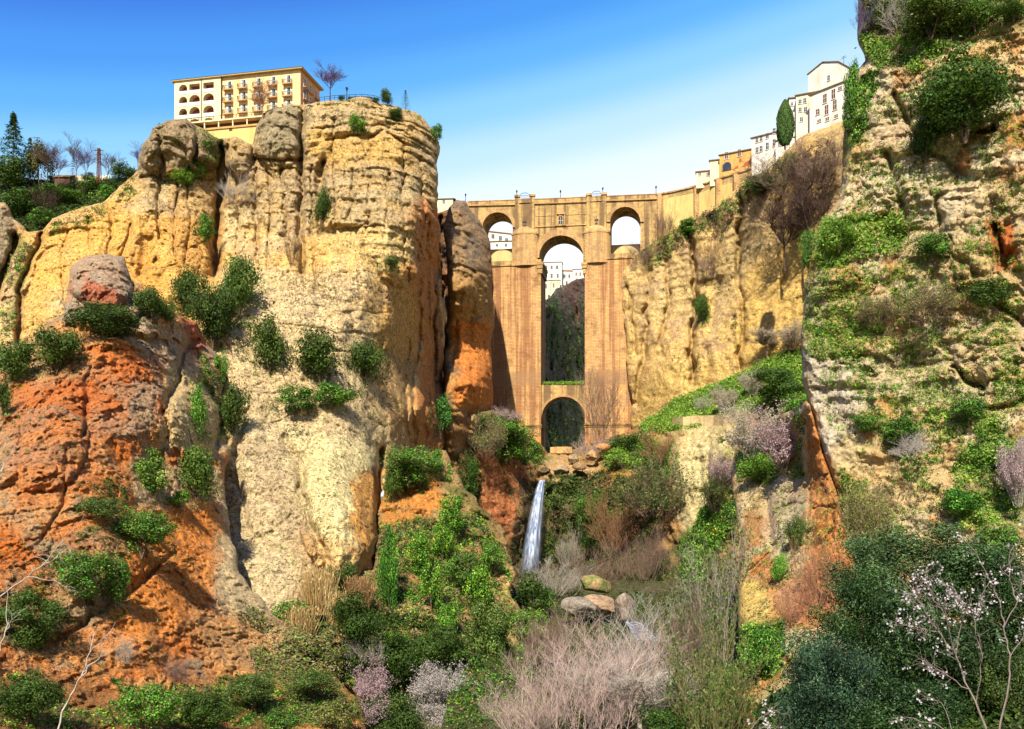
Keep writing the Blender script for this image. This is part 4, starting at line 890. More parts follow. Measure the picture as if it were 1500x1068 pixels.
# right skyline, from the bridge outwards
house('cottage', 1030, 319.0, (.97, -.25), (1020, 1042), 250.5, 275, 7, CREAM, TILE, 'smallest cream cottage by the road right of the bridge', wins=[(1037, 253, 258, 1.1, True), (1025, 253, 257, 1.0, True)], rh=1.0)
house('cottage', 1048, 314.5, (.95, -.3), (1040, 1059), 234, 272, 8, CREAM, TILED, 'narrow pale yellow cottage beside the ochre arched house', wins=[], rh=.8)
r, fr, (u0, u1, zt) = house('arched_house', 1080, 309.0, (.86, -.5), (1054, 1104), 222, 275, 9, OCH, TILED, 'ochre house with round arched opening and red brick patches above the road',
      wins=[(1064, 223, 233, 1.2, True), (1083, 219, 229, 1.2, True)], rh=.9)
u, z = fr.uz(1065, 250); m = MB(); m.prism([(u-2.0, z), (u+2.0, z)]+arc(u, z+1.4, 2.0, 0, math.pi, 12), -.12, 0); a_ = m.build('arched_door', MASR, r)
m = MB(); m.prism([(u-1.5, z), (u+1.5, z)]+arc(u, z+1.4, 1.5, 0, math.pi, 12), -.2, -.121); m.build('opening', GLASSD, a_)
for pa in ((1084, 230, 1, 1.6), (1093, 236, 2.8, 2.0), (1078, 240, 1.6, 1.2)):
    u, z = fr.uz(pa[0], pa[1]+8); MB().prism([(u-pa[2]*.5, z), (u+pa[2]*.6, z+.2), (u+pa[2]*.4, z+pa[3]), (u-pa[2]*.1, z+pa[3]*.8)], -.05, 0).build('brick_patch', flat_mat('red_brick', '#b8643c', .9, .3), r)
r, fr, (u0, u1, zt) = house('house', 1125, 297.5, (.80, -.6), (1101, 1149), 196, 262, 9, WHITE, TILED, 'long white house with two rows of windows left of the cypress',
      wins=[(1109, 202, 209, 1.0), (1115, 200, 207, 1.0), (1124, 195, 203, 1.0), (1134, 188, 196, 1.0), (1109, 216, 224, 1.0), (1115, 214, 222, 1.0), (1124, 209, 219, 1.0), (1134, 204, 214, 1.0), (1140, 186, 194, .9)], rh=.9)
r, fr, (u0, u1, zt) = house('house', 1146, 291.5, (.86, -.5), (1136, 1168), 204, 245, 8, WHITE, TILED, 'low white terrace house under the cypress', wins=[(1142, 208, 214, .9, True)], rh=.5)
# the tall white mansion: three adjoining volumes
frM = Frame(1200, 278, (.62, -.78), (HY-200)/F*278)
mans = frM.root('mansion'); tag(mans, 'tallest white mansion with brown shutters stepping up the right skyline', 'house')
ua, ub = frM.uz(1186, 150)[0], frM.uz(1246, 150)[0]; zt = frM.uz(1214, 128)[1]
MB().box(ua, ub, 0, 10, -6, zt).build('wall', WHITE, mans); shed_roof(mans, ua, ub, 0, 10, zt+.05, zt+.8, TILED)
for wd in ((1208.5, 138, 151), (1221, 131, 145), (1230.5, 127, 132), (1211, 154, 168), (1223, 147, 161), (1198, 160, 168), (1212, 172, 177), (1225, 168, 173), (1200, 175, 179)):
    u, z1 = frM.uz(wd[0], wd[1]); z0 = frM.uz(wd[0], wd[2])[1]; window(mans, u, z0, 1.3, z1-z0, 0, True)
uc, ud = frM.uz(1194, 120, 10)[0], frM.uz(1238, 120, 10)[0]; z2 = frM.uz(1214, 106, 10)[1]
MB().box(uc, ud, 6, 18, 0, z2).build('upper_storey', WHITE, mans); MB().prism([(uc, z2), (ud, z2), ((uc+ud)/2, z2+1.7)], 6, 18).build('gable', WHITE, mans); gable_roof(mans, uc, ud, 6, 18, z2+.1, 2.0, TILED, .3, 'y')
u, z = frM.uz(1214, 118, 6); window(mans, u, z, .9, 1.6, 6, False)
m = MB(); um, zm = frM.uz(1236, 103, 12); m.tube([(um, 12, z2-1), (um, 12, z2+4.4)], .08, 4); m.tube([(um-1, 12, z2+3.6), (um+1, 12, z2+3.6)], .06, 4); m.tube([(um-.8, 12, z2+4.1), (um+.8, 12, z2+4.1)], .06, 4); m.build('antenna', IRON, mans)
MB().box(um-2.2, um-1.2, 11, 12, z2, z2+2.0).build('chimney', STAINED, mans)
frN = Frame(1178, 285, (.90, -.43), (HY-195)/F*285)
man2 = frN.root('townhouse'); tag(man2, 'stained white townhouse with a slanting side wall left of the mansion', 'house')
ua, ub = frN.uz(1166, 150)[0], frN.uz(1200, 150)[0]; zt = frN.uz(1180, 137)[1]
MB().box(ua, ub, 0, 12, -6, zt).build('wall', STAINED, man2); shed_roof(man2, ua, ub, 0, 12, zt+.05, zt+2.2, TILED)
for wd in ((1172, 146, 152), (1179, 144, 151), (1172, 158, 164), (1180, 157, 164), (1174, 172, 178), (1190, 150, 156)):
    u, z1 = frN.uz(wd[0], wd[1]); z0 = frN.uz(wd[0], wd[2])[1]; window(man2, u, z0, .95, z1-z0, 0, wd[0] == 1190)
house('tower_house', 1162, 289.5, (.98, -.2), (1156, 1170), 143, 215, 8, WHITE, TILED, 'narrow white house just right of the cypress top', wins=[(1160, 150, 155, .8), (1160, 162, 167, .8), (1160, 175, 180, .8)], rh=.8)
mw = wall_strip([(1104, 243, 282, wyr(1104)+0.0), (1125, 234, 269, wyr(1125)+0.0), (1150, 218, 246, wyr(1150)+0.0), (1170, 204, 229, wyr(1170)+0.0), (1190, 194, 219, wyr(1190)+0.0), (1215, 186, 209, wyr(1215)+0.0), (1245, 176, 202, wyr(1245)+0.0)], 1.0, STAINED, 'garden_wall')
tag(mw, 'stained white terrace wall below the skyline houses', 'wall')

# ================================================================ hotel
HT = Frame(440, 240, (0.978, -0.206), (HY-182)/F*240)
ho = HT.root('hotel'); tag(ho, 'four storey yellow hotel with balconies on the cliff top', 'hotel')
HY1 = plaster_mat('hotel_yellow', '#efd09a', '#c89c5c', 0.5, 0.3); HCR = plaster_mat('hotel_cream', '#f0dfb4', '#cdb484', 0.5, 0.3); HSD = plaster_mat('hotel_yellow_shaded', '#cfa27c', '#a87850', 0.4, 0.4)  # HSD is the facade plaster darkened, shade painted in for the side turned from the sun
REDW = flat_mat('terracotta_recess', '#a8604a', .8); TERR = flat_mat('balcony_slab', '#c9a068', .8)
def H(px, py): return HT.uz(px, py)
uL = H(257, 140)[0]; uM = H(325, 140)[0]; zR = H(440, 102)[1]; HD = 12.3
MB().box(uM, 0, 0, HD, -2, zR).build('wall', HY1, ho)
# loggia block, three bays wide with true openings in front of a recessed wall
lg = MB(); zs = [zR-3.75-3.35*i for i in range(4)]
bays = [(H(263.5, 140)[0], H(275.5, 140)[0]), (H(278.5, 140)[0], H(294, 140)[0]), (H(299, 140)[0], H(314.5, 140)[0])]
edges = [uL]+[(bays[i][1]+bays[i+1][0])/2 for i in range(2)]+[uM]
rail = MB(); rec = MB(); yv = -.45
for bi, (a, b) in enumerate(bays):
    e0, e1 = edges[bi], edges[bi+1]; zc = zR-.0
    for fl in range(4):
        zf = zs[fl]; ztop = zf+3.35 if fl else zR
        if fl == 0 and bi > 0:
            op = [(a, zf+2.7), (b, zf+2.7)]; spr = zf+2.7; pts = [(a, spr), (b, spr)]
        else:
            spr = zf+1.55; rr = (b-a)/2; pts = [(a+rr-rr*math.cos(math.pi*i/12), spr+min(rr, 1.45)*math.sin(math.pi*i/12)) for i in range(13)]
        lg.box(e0, a, yv, 1.2, zf, spr); lg.box(b, e1, yv, 1.2, zf, spr)
        lg.prism([(e0, spr), (a, spr)]+pts[1:-1]+[(b, spr), (e1, spr), (e1, ztop), (e0, ztop)], yv, 1.2)
        rail.box(a, b, yv-.1, yv+.05, zf+.0, zf+.95)
lg.box(uL, uM, yv, 1.2, zs[3]-3, zs[3]); lg.build('loggia_wall', HCR, ho)
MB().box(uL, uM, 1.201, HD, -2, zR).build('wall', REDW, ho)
rail.build('loggia_parapet', flat_mat('white_railing', '#dfe3e6', .6), ho)
m = MB(); m.tube([(uM+.1, yv-.1, -1), (uM+.1, yv-.1, zR)], .12, 6); m.tube([(edges[2], yv-.1, -1), (edges[2], yv-.1, zR)], .1, 6); m.build('drainpipe', IRON, ho)
# windows with balconies
for c in (335.5, 356.5, 378.5, 400, 422):
    u = H(c, 120)[0]
    for fl in range(4):
        z = zs[fl]+.15
        f = window(ho, u, z, 1.35, 2.35, 0, False, sill=False)
        MB().box(u-.64, u-.2, -.16, -.09, z+.1, z+2.2).build('curtain', FRAMEW, f)
        if fl < 3:
            b = MB().box(u-1.35, u+1.35, -1.15, 0, z-.3, z-.05).build('balcony', TERR, ho); m = MB()
            for k in range(10): x = u-1.3+2.6*k/9; m.box(x-.03, x+.03, -1.12, -1.06, z-.05, z+.9)
            for y in (-.9, -.6, -.3): m.box(u-1.33, u-1.27, y, y+.05, z-.05, z+.9); m.box(u+1.27, u+1.33, y, y+.05, z-.05, z+.9)
            m.box(u-1.34, u+1.34, -1.14, -1.05, z+.9, z+.98); m.box(u-1.34, u-1.26, -1.05, 0, z+.9, z+.98); m.box(u+1.26, u+1.34, -1.05, 0, z+.9, z+.98); m.build('railing', IRON, b)
# side face: thin skin in darker plaster, its shade put into the colour
MB().box(-.001, .03, .0, HD, -2, zR-.01).build('side_shade_skin', HSD, ho)
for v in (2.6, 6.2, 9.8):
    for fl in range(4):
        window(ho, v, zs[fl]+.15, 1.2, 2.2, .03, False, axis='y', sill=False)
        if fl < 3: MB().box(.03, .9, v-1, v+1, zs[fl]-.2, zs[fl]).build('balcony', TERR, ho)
# roof: low hipped roof with a wide eave
V = [(uL-.9, -1.0, zR+.35), (1.0, -1.0, zR+.35), (1.0, HD+1, zR+.35), (uL-.9, HD+1, zR+.35), (uL+5, HD/2, zR+2.0), (-5, HD/2, zR+2.0)]
rf = MB().raw(V, [(0, 1, 5, 4), (1, 2, 5), (2, 3, 4, 5), (3, 0, 4)]).build('roof', TILED, ho)
MB().box(uL-.8, .9, -.9, HD+.9, zR, zR+.34).build('eave', flat_mat('eave_wood', '#b89a62', .8), rf)
u, z = H(355, 108); m = MB().box(u-.9, u+.9, 4, 5.8, zR+1, z+1.0); ch = m.build('chimney', WHITE, rf); MB().box(u-1.1, u+1.1, 3.8, 6.0, z+1.35, z+1.6).build('chimney_cap', flat_mat('slate', '#4a4440'), ch)
m = MB(); [m.box(u+a, u+a+.25, 4+b, 4.25+b, z+1.0, z+1.35) for a in (-.85, .6) for b in (.1, 1.4)]; m.build('chimney_vent', flat_mat('slate', '#4a4440'), ch)
# terrace below with columns and the high wall under it
ta = HT.uz(258, 176, -4)[0]; tb = HT.uz(425, 160, -4)[0]; z1 = HT.uz(330, 174, -4)[1]
MB().box(ta, tb, -4, -.5, z1-.35, z1).build('terrace_floor', CREAM, ho)
m = MB()
for k in range(16): x = ta+(tb-ta)*k/15; m.box(x-.05, x+.05, -3.95, -3.85, z1, z1+1.0)
m.box(ta, tb, -3.97, -3.83, z1+.98, z1+1.06); m.box(ta, tb, -3.94, -3.86, z1+.5, z1+.55); m.build('terrace_railing', IRON, ho)
m = MB()
for k in range(9): x = ta+(tb-ta)*k/8; m.box(x-.15, x+.15, -3.8, -3.5, z1-2.3, z1-.35)
m.build('terrace_column', CREAM, ho)
MB().box(ta, tb, -2.0, -.5, z1-2.3, z1-.35).build('undercroft_shade', SHUT, ho)  # dark brown block painted for the shade of the void under the terrace
MB().box(ta-.5, tb, -4.5, -.5, z1-2.8, z1-2.3).build('lower_slab', TERR, ho)
rtw = MB().box(ta, tb-4, -4.2, -.4, z1-16, z1-2.81); rt = rtw.build('retaining_wall', YEL, ho)
u, z = HT.uz(338, 192, -4.2); MB().box(u-.5, u+.5, -4.25, -4.201, z, z+1.0).build('vent_opening', SHUT, rt)

# railing on the cliff top right of the hotel, lamp standards by the hotel corner
def rail_run(pts, h=1.1, gap=1.2):
    m = MB(); A = [Vector(p) for p in pts]
    for i in range(len(A)-1):
        a, b = A[i], A[i+1]; n = max(1, int((b-a).length/gap))
        for k in range(n+1): p = a.lerp(b, k/n); m.tube([p, p+Vector((0, 0, h))], .06, 4)
        m.tube([a+Vector((0, 0, h)), b+Vector((0, 0, h))], .06, 4); m.tube([a+Vector((0, 0, h*.5)), b+Vector((0, 0, h*.5))], .04, 4)
    return m
rl = rail_run([tuple(at(*p)) for p in ((468, 149, 236), (490, 146, 236), (512, 145, 237), (530, 144, 237), (548, 146, 238), (560, 150, 239))]).build('iron_railing', IRON)
tag(rl, 'thin iron railing along the cliff top right of the hotel', 'railing')
bw = MB(); c_ = at(515, 140.5, 243); bw.box(c_[0]-1, c_[0]+5.5, c_[1], c_[1]+3, c_[2]-3, c_[2]-.2); bw.build('viewing_platform', IRON)
vp = bpy.data.objects['viewing_platform']; tag(vp, 'low dark viewing platform on the cliff top right of the purple tree', 'platform')
for i, (px, py) in enumerate(((446, 150), (450, 149), (508, 146))):
    o = copy_tree(lp0); o.location = tuple(at(px, py, 232 if i < 2 else 236)); o.scale = (1.0, 1.0, 1.0)
    tag(o, ['lantern lamp post at the corner of the hotel, left one of the pair', 'lantern lamp post at the corner of the hotel, right one of the pair', 'lantern lamp post by the railing right of the purple tree'][i], 'street lamp', 'street lamps on the hotel cliff')
# rusty pylon and roof on the far left hill
p0 = at(145, 268, 268); pr = empty('pylon', tuple(p0)); tag(pr, 'rusty iron pole with short cross arms on the far left hill', 'pylon')
RUST = flat_mat('rusted_iron', '#6e3f30', .8)
m = MB(); 
for sx in (-.5, .5):
    for sy in (-.5, .5): m.tube([(sx, sy, 0), (sx*.5, sy*.5, 10.5)], .13, 4)
for k in range(8): z = 1.2*k+.5; m.tube([(-.45, -.45, z), (.45, -.45, z+1.2)], .08, 4); m.tube([(.45, -.45, z), (-.45, -.45, z+1.2)], .08, 4)
m.build('mast', RUST, pr)
m = MB(); m.box(-1.3, 1.3, -.1, .1, 9.7, 9.9); m.box(-1.0, 1.0, -.1, .1, 8.4, 8.6); m.build('cross_arm', RUST, pr)
house('cottage', 92, 285, (1, 0), (80, 102), 259, 270, 6, SHUT, TILED, 'brown roof of a cottage half hidden on the far left hill', rtype='gx', rh=1.6)
fw = wall_strip([(72, 257, 266, 289), (110, 257, 266, 288), (160, 257, 266, 287)], .5, STAINED, 'boundary_wall'); tag(fw, 'low pale boundary wall along the top of the far left hill', 'wall')

# stone arch-wall terrace remains in the gorge
TANB = masonry_mat('rubble_wall', '#e2cc9c', '#dcc490', '#c8b080', 0.9, 0.4, '#b89c6c', 0.6)
def block_wall(name, rows, mat, label, th=1.0):
    o = wall_strip([(r_[0], r_[1], r_[2], (depth_at(r_[3], r_[0], (r_[1]+r_[2])/2)-1.2) if isinstance(r_[3], str) else r_[3]) for r_ in rows], th, mat, name); tag(o, label, 'wall'); return o
block_wall('terrace_wall', [(985, 612, 638, 'head'), (1000, 611, 636, 'head'), (1015, 609, 638, 'head'), (1030, 609, 636, 'head'), (1045, 608, 640, 'head'), (1060, 608, 638, 'head'), (1076, 607, 642, 'head')], TANB, 'old stone terrace wall below the green slope')
block_wall('ruined_wall', [(1086.5, 860, 900, 113.5), (1100, 858, 905, 112.5)], MASR, 'rough brick wall face on the narrow right buttress') if False else None
block_wall('weir', [(806, 655, 664, 318), (830, 654, 664, 317), (838, 655, 664, 317)], MASR, 'low stone weir under the lower arch of the bridge')
0 and block_wall('cliff_masonry', [(1240, 654, 680, 'right'), (1252, 652, 684, 'right'), (1264, 653, 688, 'right'), (1276, 657, 686, 'right')], TANB, 'patch of cut stone masonry set into the big right cliff', .8)
# ================================================================ plants
BARK = flat_mat('bark', '#6e5a48', .9, .35, 3.0, bump=.05); BARKG = flat_mat('bark_grey', '#a59a8c', .9, .3, 3.0, bump=.05)
FOLD = leaf_mat('foliage_dense', 0.22); PET = leaf_mat('petals', 0.35)
TW = {k: flat_mat('twig_'+k, h, .9, .3, 4.0) for k, h in dict(grey='#b8ad9e', pale='#c9bfb4', brown='#8a7262', pink='#c4aa9e', olive='#9a8f62', dark='#5a463c', purple='#6d5a80', rust='#a87a5c').items()}
PCACHE = {}
def crown_arrays(seed, nl, N_, Lf, flat=1.0, lr=(.16, .26), top=0.0, inner=.25):
    rng = np.random.default_rng(seed)
    cs = unit(rng.normal(size=(nl, 3)))*(.40*rng.uniform(.1, 1, (nl, 1))**.5)*np.array([[1, 1, .85+.3*rng.uniform()]]); cs[:, 2] = cs[:, 2]*1.05+np.where(cs[:, 2] > .1, top*rng.uniform(0, .2, nl), 0)
    rad = rng.uniform(*lr, nl); li = rng.integers(0, nl, N_)
    d = unit(rng.normal(size=(N_, 3))); rr = rad[li]*np.where(rng.uniform(size=N_) < inner, rng.uniform(.2, .8, N_), rng.uniform(.82, 1.12, N_))
    Pp = cs[li]+d*rr[:, None]; Pp += (.022+.05*(rng.uniform(size=(N_, 1)) < .15))*rng.normal(size=Pp.shape)
    Pp[:, 2] = Pp[:, 2]*flat+.47
    V, Q = leaf_arrays(Pp, d, Lf*rng.uniform(.7, 1.3, N_), Lf*.55*rng.uniform(.7, 1.3, N_), rng)
    return V, Q, li, rng, N_
def proto_bush(pal, var, N_=2600, Lf=.06, nl=16, flat=1.0, name='crown', lr=(.14, .24)):
    key = (pal, var, N_, nl, flat)
    if key in PCACHE: return copy_tree(PCACHE[key])
    V, Q, li, rng, n = crown_arrays(hash_(key), nl, N_, Lf, flat, lr)
    lob = rng.uniform(.72, 1.3, nl)[li][:, None]
    c = colvar(PAL[pal], n, rng)*lob
    r = empty('bush'); mk(name, V, Q, FOLD, np.repeat(c, 4, 0), r)
    A = []; B = []; ra = []
    for k in range(5):
        a = rng.uniform(0, 6.28); A.append((0, 0, -.1)); B.append((.12*math.cos(a), .12*math.sin(a), .4)); ra.append(.016)
    V, Q = seg_arrays(A, B, ra, [x*.5 for x in ra]); mk('trunk', V, Q, BARK, None, r)
    PCACHE[key] = r; return r
def hash_(k):
    h = 7
    for ch in str(k): h = (h*131+ord(ch)) % 1000003
    return h
def twig_segs(seed, stems=14, levels=4, spread=1.0, kids=3, up=.5, r0=.012, trunk=0.0, L0=.32, shrink=.68, jit=.45, base=0.0):
    rng = random.Random(seed); A = []; B = []; ra = []; rb = []; tips = []
    def grow(p, d, L_, r, lv):
        q = p; n = 3
        for i in range(n):
            d = (d+Vector((rng.uniform(-1, 1), rng.uniform(-1, 1), rng.uniform(-.6, 1)*up))*jit*.35).normalized()
            q2 = q+d*L_/n; A.append(tuple(q)); B.append(tuple(q2)); ra.append(r*(1-.25*i/n)); rb.append(r*(1-.25*(i+1)/n)); q = q2
            if lv > 0:
                for _ in range(kids if i == n-1 else max(1, kids-2)):
                    e = (d+Vector((rng.uniform(-1, 1), rng.uniform(-1, 1), rng.uniform(-.5, 1)*up+.1))*jit*2).normalized()
                    grow(q, e, L_*shrink*rng.uniform(.75, 1.15), r*.58, lv-1)
        if lv == 0: tips.append(tuple(q))
    if trunk:
        A.append((0, 0, -.03)); B.append((0.01, 0, trunk)); ra.append(r0*2.2); rb.append(r0*1.5)
    for s in range(stems):
        a = 2*math.pi*s/stems+rng.uniform(-.3, .3); e = rng.uniform(.15, 1.0)*spread
        off = rng.uniform(0, base); grow(Vector((off*math.cos(a), off*math.sin(a), trunk)), Vector((math.cos(a)*e, math.sin(a)*e, 1.0)).normalized(), L0*rng.uniform(.7, 1.2)*(1-.45*e/max(spread, .1)), r0, levels)
    return A, B, ra, rb, tips
def norm_segs(A, B, extra=None):
    Z = np.array(A+B); zt = np.percentile(Z[:, 2], 99.5); r = np.percentile(np.abs(Z[:, :2]), 97)
    k = np.array([.5/r, .5/r, 1/zt]); return np.array(A)*k, np.array(B)*k, (np.array(extra)*k if extra is not None and len(extra) else None)
def proto_twig(colr, var, kind='shrub', flower=None, leaf=None):
    key = (colr, var, kind, flower, leaf)
    if key in PCACHE: return copy_tree(PCACHE[key])
    sd = hash_(key)
    if kind == 'shrub': a = twig_segs(sd, 16, 3, 1.3, 3, .5, .0055, 0, .34, .66, .55, .12)
    elif kind == 'dense': a = twig_segs(sd, 30, 3, 1.9, 3, .3, .0042, 0, .34, .62, .6, .3)
    elif kind == 'tree': a = twig_segs(sd, 5, 4, .8, 3, .5, .012, .28, .3, .68, .42)
    elif kind == 'poplar': a = twig_segs(sd, 4, 4, .28, 3, .9, .010, .2, .34, .64, .3)
    elif kind == 'hang': a = twig_segs(sd, 22, 3, 2.6, 3, -.35, .007, 0, .34, .66, .5)
    A, B, ra, rb, tips = a; A, B, tips = norm_segs(A, B, tips)
    r = empty('shrub'); V, Q = seg_arrays(A, B, np.array(ra)*1.0, rb)
    mk('branches', V, Q, TW[colr], None, r)
    rng = np.random.default_rng(sd)
    if flower:
        n = 5 if kind != 'tree' else 4; Pp = np.repeat(tips, n, 0)+.018*rng.normal(size=(len(tips)*n, 3))
        if len(Pp) > 6500: Pp = Pp[rng.permutation(len(Pp))[:6500]]
        V, Q = leaf_arrays(Pp, unit(rng.normal(size=Pp.shape)), .028, .024, rng)
        mk('blossom', V, Q, PET, colvar({'white': ['#c4b8b8', '#b4a8aa', '#beb4ac'], 'pink': ['#c0a0a8', '#b08e98', '#c8b2b4'], 'beige': ['#c4b49c', '#b0a08c', '#ccbca8']}[flower], len(Pp), rng, 4, .12), r)
    if leaf:
        Pp = np.repeat(tips, 4, 0)+.03*rng.normal(size=(len(tips)*4, 3))
        if len(Pp) > 4500: Pp = Pp[rng.permutation(len(Pp))[:4500]]
        V, Q = leaf_arrays(Pp, unit(rng.normal(size=Pp.shape)), .034, .02, rng)
        mk('leaves', V, Q, FOLD, colvar(PAL[leaf], len(Pp), rng, 4), r)
    PCACHE[key] = r; return r

GRP = {}
def place(o, mn, px, py, w_, h_, label, cat, name, group=None, fwd=.22, Y=None, tint=None, rz=None, foot=None, thick=1.0):
    fy = foot if foot is not None else py+h_*.5
    if mn: v, n_, _ = surf(mn, np.array([px]), np.array([fy])); p = v[0].copy(); YY = p[1]
    else: p = at(px, fy, Y); YY = Y
    k = YY/F
    d = -p/np.linalg.norm(p)
    if mn: p = p+d*(fwd*w_*k)
    o.location = tuple(p); o.scale = (w_*k, w_*k*thick, h_*k)
    o.rotation_euler = (0, 0, random.uniform(0, 6.28) if rz is None else rz)
    o.name = name
    if tint:
        for ch in o.children: ch.color = tuple(tint)+(1,)
    tag(o, label, cat, group); return o
random.seed(11)
BUSHC = []
def bush(px, py, w_, h_, mn, label, pal='dark', tint=None, group=None, N_=2600, **k):
    big = w_ > 75 or h_ > 85
    o = proto_bush(pal, random.randint(0, 2), 10000 if big else 4200, .038 if big else .055, 30 if big else 17, lr=(.09, .19) if big else (.12, .24))
    if mn:
        BUSHC.append((mn, px, py, w_, h_))
    o.rotation_mode = 'XYZ'
    return place(o, mn, px, py, w_*1.06, h_*1.1, label, 'bush', 'bush', group, tint=tint, **k)
def twig(px, py, w_, h_, mn, label, colr='grey', kind='shrub', flower=None, leaf=None, name='bare_shrub', cat='shrub', **k):
    return place(proto_twig(colr, random.randint(0, 1), kind, flower, leaf), mn, px, py, w_, h_, label, cat, name, **k)

# ---- left half, on the great cliff
B_ = bush
B_(352, 415, 62, 84, 'main', 'rounded bright green bush at the foot of the dark crack in the cliff', 'dark', (1.5, 1.5, 1.2))
B_(312, 448, 78, 100, 'main', 'tall dark bush between the bright round bush and the red boulder')
B_(268, 420, 56, 58, 'main', 'dark bush at the upper left of the bush cluster under the crack', 'dark', (1.15, 1.1, 1))
B_(395, 498, 56, 78, 'main', 'upright oval bush alone on the beige scree right of the cluster', 'dark', (1.2, 1.15, 1))
B_(470, 518, 70, 72, 'main', 'round dark bush, left of the twin bushes in the middle of the scree')
B_(538, 520, 54, 62, 'main', 'round dark bush, right of the twin bushes in the middle of the scree', 'dark', (1.15, 1.15, 1))
B_(436, 585, 58, 32, 'main', 'low bright green bush below the twin bushes, left one', 'ivy', (.6, .7, .7))
B_(488, 578, 62, 34, 'main', 'low green bush below the twin bushes, right one', 'ivy', (.75, .85, .8))
B_(343, 598, 46, 72, 'red', 'tall narrow dark bush at the right edge of the red slope')
B_(330, 545, 28, 44, 'red', 'small brownish green bush directly above the narrow dark bush', 'moss')
B_(523, 181, 26, 24, 'main', 'small bright round bush high on the cliff below the railing', 'ivy', (.95, 1, .9))
B_(473, 298, 26, 46, 'main', 'dark shrub wedged in the crack right of the middle of the cliff')
B_(288, 244, 24, 34, 'main', 'yellow green tuft on the cliff below the left rock dome', 'ivy', (1.15, 1, .8))
B_(268, 262, 36, 18, 'main', 'low yellow green tuft left of the crack under the rock dome', 'ivy', (1.1, 1, .8))
B_(581, 166, 24, 20, 'main', 'dark low bush on the upper right edge of the hotel cliff', 'dark', (1.1, 1.1, 1))
B_(638, 196, 22, 28, 'main', 'small green bush on the right shoulder of the hotel cliff', 'ivy', (.6, .65, .7))
B_(300, 334, 30, 40, 'main', 'pale green bush left of the dark crack in mid cliff', 'ivy', (.7, .75, .7))
B_(575, 384, 26, 18, 'main', 'little olive tuft on the pale face of the great cliff', 'moss')
twig(347, 276, 52, 50, 'main', 'grey leafless shrub beside the top of the dark crack', 'grey', 'dense')
twig(386, 152, 40, 52, 'main', 'small reddish leafless tree in front of the hotel balconies', 'rust', 'tree', name='bare_tree', cat='tree', foot=172)
twig(430, 360, 26, 60, 'main', 'thin dark leafless shrub hanging in a crack of the cliff', 'dark', 'shrub')
B_(645, 605, 36, 50, 'main', 'blue green bush at the foot of the reddish side face', 'ivy', (.5, .72, .95))
B_(600, 682, 84, 52, 'lower', 'wide green bush on the ledge under the reddish side face', 'mixed', (.8, .95, .8))
B_(578, 700, 34, 60, 'lower', 'dark bush in the crack beside the pale buttress')
B_(640, 675, 34, 36, 'lower', 'bright green bush at the right end of the ledge under the side face', 'ivy', (.85, .95, .9))
# ---- red slope
B_(222, 438, 46, 54, 'red', 'dark bush just right of the grey and red boulder')
B_(246, 452, 30, 36, 'red', 'small dark bush between the boulder bush and the cluster')
B_(152, 465, 100, 56, 'red', 'wide dark bush sprawling below the grey and red boulder')
B_(84, 502, 66, 70, 'red', 'dark bush left of the sprawling one on top of the red slope', 'dark', (1.2, 1.15, 1))
B_(20, 520, 58, 70, 'red', 'dark bush at the left edge of the photo on the red slope')
B_(5, 575, 26, 60, 'red', 'narrow dark bush cut by the left edge of the photo')
B_(292, 598, 26, 76, 'red', 'column of bright ivy left of the narrow dark bush', 'ivy', (.85, .95, .9))
B_(324, 540, 24, 36, 'red', 'small bright leafy bush above the ivy column', 'ivy', (.8, .95, .9))
B_(228, 692, 62, 62, 'red', 'bright leafy bush left of the dark one halfway up the red slope', 'mixed', (1.1, 1.15, .9))
B_(288, 690, 68, 72, 'red', 'dark rounded bush against the scree halfway up the red slope')
B_(262, 730, 34, 24, 'red', 'small yellow green bush under the bright leafy bush', 'ivy', (1, 1, .9))
B_(208, 778, 92, 64, 'red', 'glossy green bush in the middle of the orange slope', 'mixed', (.85, 1, .8))
B_(120, 838, 88, 66, 'red', 'dark green bush left of the glossy one on the orange slope', 'mixed', (.7, .85, .7))
B_(172, 850, 40, 74, 'red', 'hanging green bush below the glossy one on the orange slope', 'mixed', (.8, .95, .8))
B_(46, 905, 92, 70, 'red', 'dark bush near the left edge above the pale dead branch', 'dark', (1.1, 1.2, 1))
B_(40, 1015, 96, 70, 'red', 'dark bush low at the left edge of the photo', 'dark', (.95, 1.0, .85))
B_(215, 1030, 92, 76, 'red', 'leafy bright bush at the bottom left of the photo', 'mixed', (1, 1.2, .9))
B_(300, 1042, 90, 56, 'red', 'green bush at the bottom right of the leafy bright one', 'dark', (.95, 1.0, .85))
B_(370, 1010, 80, 50, 'red', 'mossy green bush at the foot of the orange slope', 'moss')
B_(150, 740, 60, 30, 'red', 'flat grey green bush between the glossy bush and the red wall', 'moss')
twig(200, 330-0, 1, 1, None, '', Y=-50) if False else None
twig(265, 980, 50, 40, 'red', 'small brown leafless shrub low on the orange slope', 'brown', 'dense')
twig(185, 950, 26, 44, 'red', 'grey leafless shrub in the middle of the lower orange slope', 'grey', 'dense')
